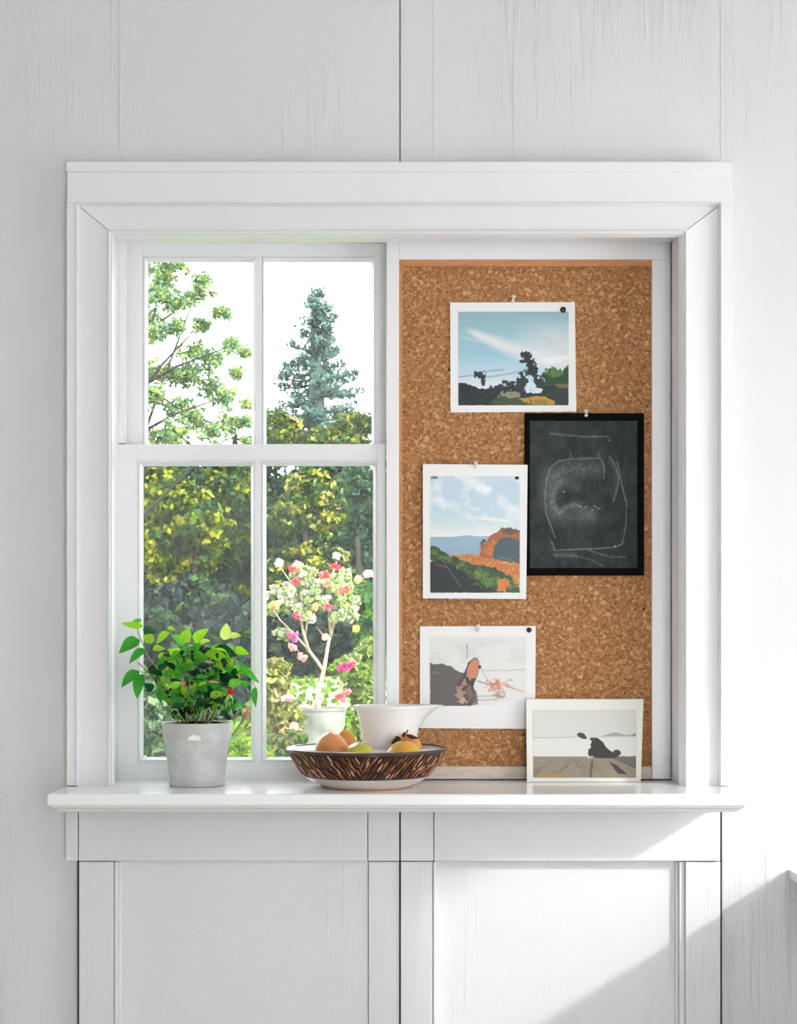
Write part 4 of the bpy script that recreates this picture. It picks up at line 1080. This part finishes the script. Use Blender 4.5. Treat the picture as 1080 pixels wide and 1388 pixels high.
shrub('garden_shrub', 'yellow-green shrub with pinkish flowers low beside the centre muntin', [(372,935,22,30,60),(385,975,24,28,50),(355,980,22,36,50),(378,905,14,12,24)], 9.0, YEL, 700, .036, [(391,945,8,(222,170,176)),(386,992,8,(196,130,90)),(398,985,6,(226,186,170))])
shrub('garden_shrub', 'dark green shrub at the foot of the yellow one near the sill', [(378,1020,26,26,60),(395,1010,16,20,30)], 8.3, [(90,130,80),(120,150,84),(150,146,92)], 730, .036)
shrub('garden_shrub', 'light green shrub with pink and magenta flowers right of the pot outdoors', [(490,930,22,28,60),(478,905,16,16,30),(500,890,18,24,40),(500,970,20,30,40)], 11.0, [(176,200,110),(196,210,140),(150,180,96)], 750, .042,
      [(463,906,7,(196,60,130)),(472,903,7,(206,80,140)),(462,945,9,(214,96,110)),(470,938,7,(226,130,130)),(478,900,4,(226,110,120))])
shrub('garden_shrub', 'green leafy bush with peach flowers against the mullion', [(492,810,18,30,50),(500,840,16,24,36),(494,870,14,20,26)], 13.0, [(110,164,84),(84,136,76),(140,184,96)], 780, .05, [(499,778,7,(240,196,170)),(486,785,4,(236,190,140)),(483,852,4,(226,200,90))])
shrub('garden_shrub', 'bright green low bush at the bottom of the pane behind the plant pot', [(328,1020,20,16,50),(350,1030,18,16,30)], 8.0, [(160,200,84),(190,214,100)], 800, .034)
shrub('garden_shrub', 'soft pale green shrub behind the stems of the potted plant', [(215,960,26,50,80),(205,1000,22,40,50),(180,950,26,50,50)], 9.5, [(140,172,130),(120,156,116),(166,190,140)], 820, .04)
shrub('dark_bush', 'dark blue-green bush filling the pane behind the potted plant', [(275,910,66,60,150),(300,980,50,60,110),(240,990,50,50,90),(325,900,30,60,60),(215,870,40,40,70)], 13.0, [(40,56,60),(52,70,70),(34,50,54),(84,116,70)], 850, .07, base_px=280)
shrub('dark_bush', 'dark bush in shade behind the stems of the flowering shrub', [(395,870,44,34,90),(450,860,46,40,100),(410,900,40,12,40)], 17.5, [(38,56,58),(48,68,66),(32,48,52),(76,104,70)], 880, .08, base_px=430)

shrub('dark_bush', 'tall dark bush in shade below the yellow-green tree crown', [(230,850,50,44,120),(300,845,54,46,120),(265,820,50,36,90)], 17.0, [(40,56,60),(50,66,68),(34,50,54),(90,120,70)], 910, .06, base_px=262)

# ---------------------------------------------------------------- light
wd = bpy.data.worlds.new('overcast_sky'); bpy.context.scene.world = wd; wd.use_nodes = True
wd.node_tree.nodes['Background'].inputs['Color'].default_value = (.95, .975, 1, 1)
wd.node_tree.nodes['Background'].inputs['Strength'].default_value = 7.0
sun = bpy.data.lights.new('sun', 'SUN'); sun.energy = 10.0; sun.angle = math.radians(2.2); sun.color = (1, .985, .96)
so_ = bpy.data.objects.new('sun', sun); C.objects.link(so_); so_.location = (6, -6, 6)
SD = Vector((-1.0, .85, -.62)); so_.rotation_euler = SD.to_track_quat('-Z', 'Y').to_euler()
def area(name, loc, target, sx, sy, e, col=(1,1,1)):
    l = bpy.data.lights.new(name, 'AREA'); l.shape = 'RECTANGLE'; l.size = sx; l.size_y = sy; l.energy = e; l.color = col
    o = bpy.data.objects.new(name, l); C.objects.link(o); o.location = loc
    o.rotation_euler = (Vector(target)-Vector(loc)).to_track_quat('-Z', 'Y').to_euler(); return o
area('near_window_daylight', (RX1-.01, (NY0+NY1)/2, (NZ0+NZ1)/2), (0, (NY0+NY1)/2+.25, 1.3), 1.0, .85, 11.5, (.97, .985, 1))
area('rear_fill_light', (.85, RY0+.02, 1.1), (0, 0, 1.2), .68, 1.9, 7.5, (.97, .985, 1))  # added fill lamp behind the camera, no door known there

# ---------------------------------------------------------------- camera and output
cam = bpy.data.cameras.new('camera'); co = bpy.data.objects.new('camera', cam); C.objects.link(co)
co.location = (0, -D0, CZ); co.rotation_euler = (PI/2, 0, 0)
cam.sensor_fit = 'VERTICAL'; cam.sensor_height = 36; cam.lens = F/1388*36
cam.shift_y = (HOR-694)/1388
cam.clip_start = .05; cam.clip_end = 300
sc = bpy.context.scene; sc.camera = co
sc.view_settings.view_transform = 'Standard'; sc.view_settings.look = 'None'; sc.view_settings.exposure = 0.28; sc.view_settings.gamma = 1.0
sc.view_settings.use_curve_mapping = False
sc.cycles.use_denoising = True
sc.cycles.max_bounces = 10; sc.cycles.diffuse_bounces = 5; sc.cycles.transparent_max_bounces = 16
sc.cycles.sample_clamp_indirect = 8
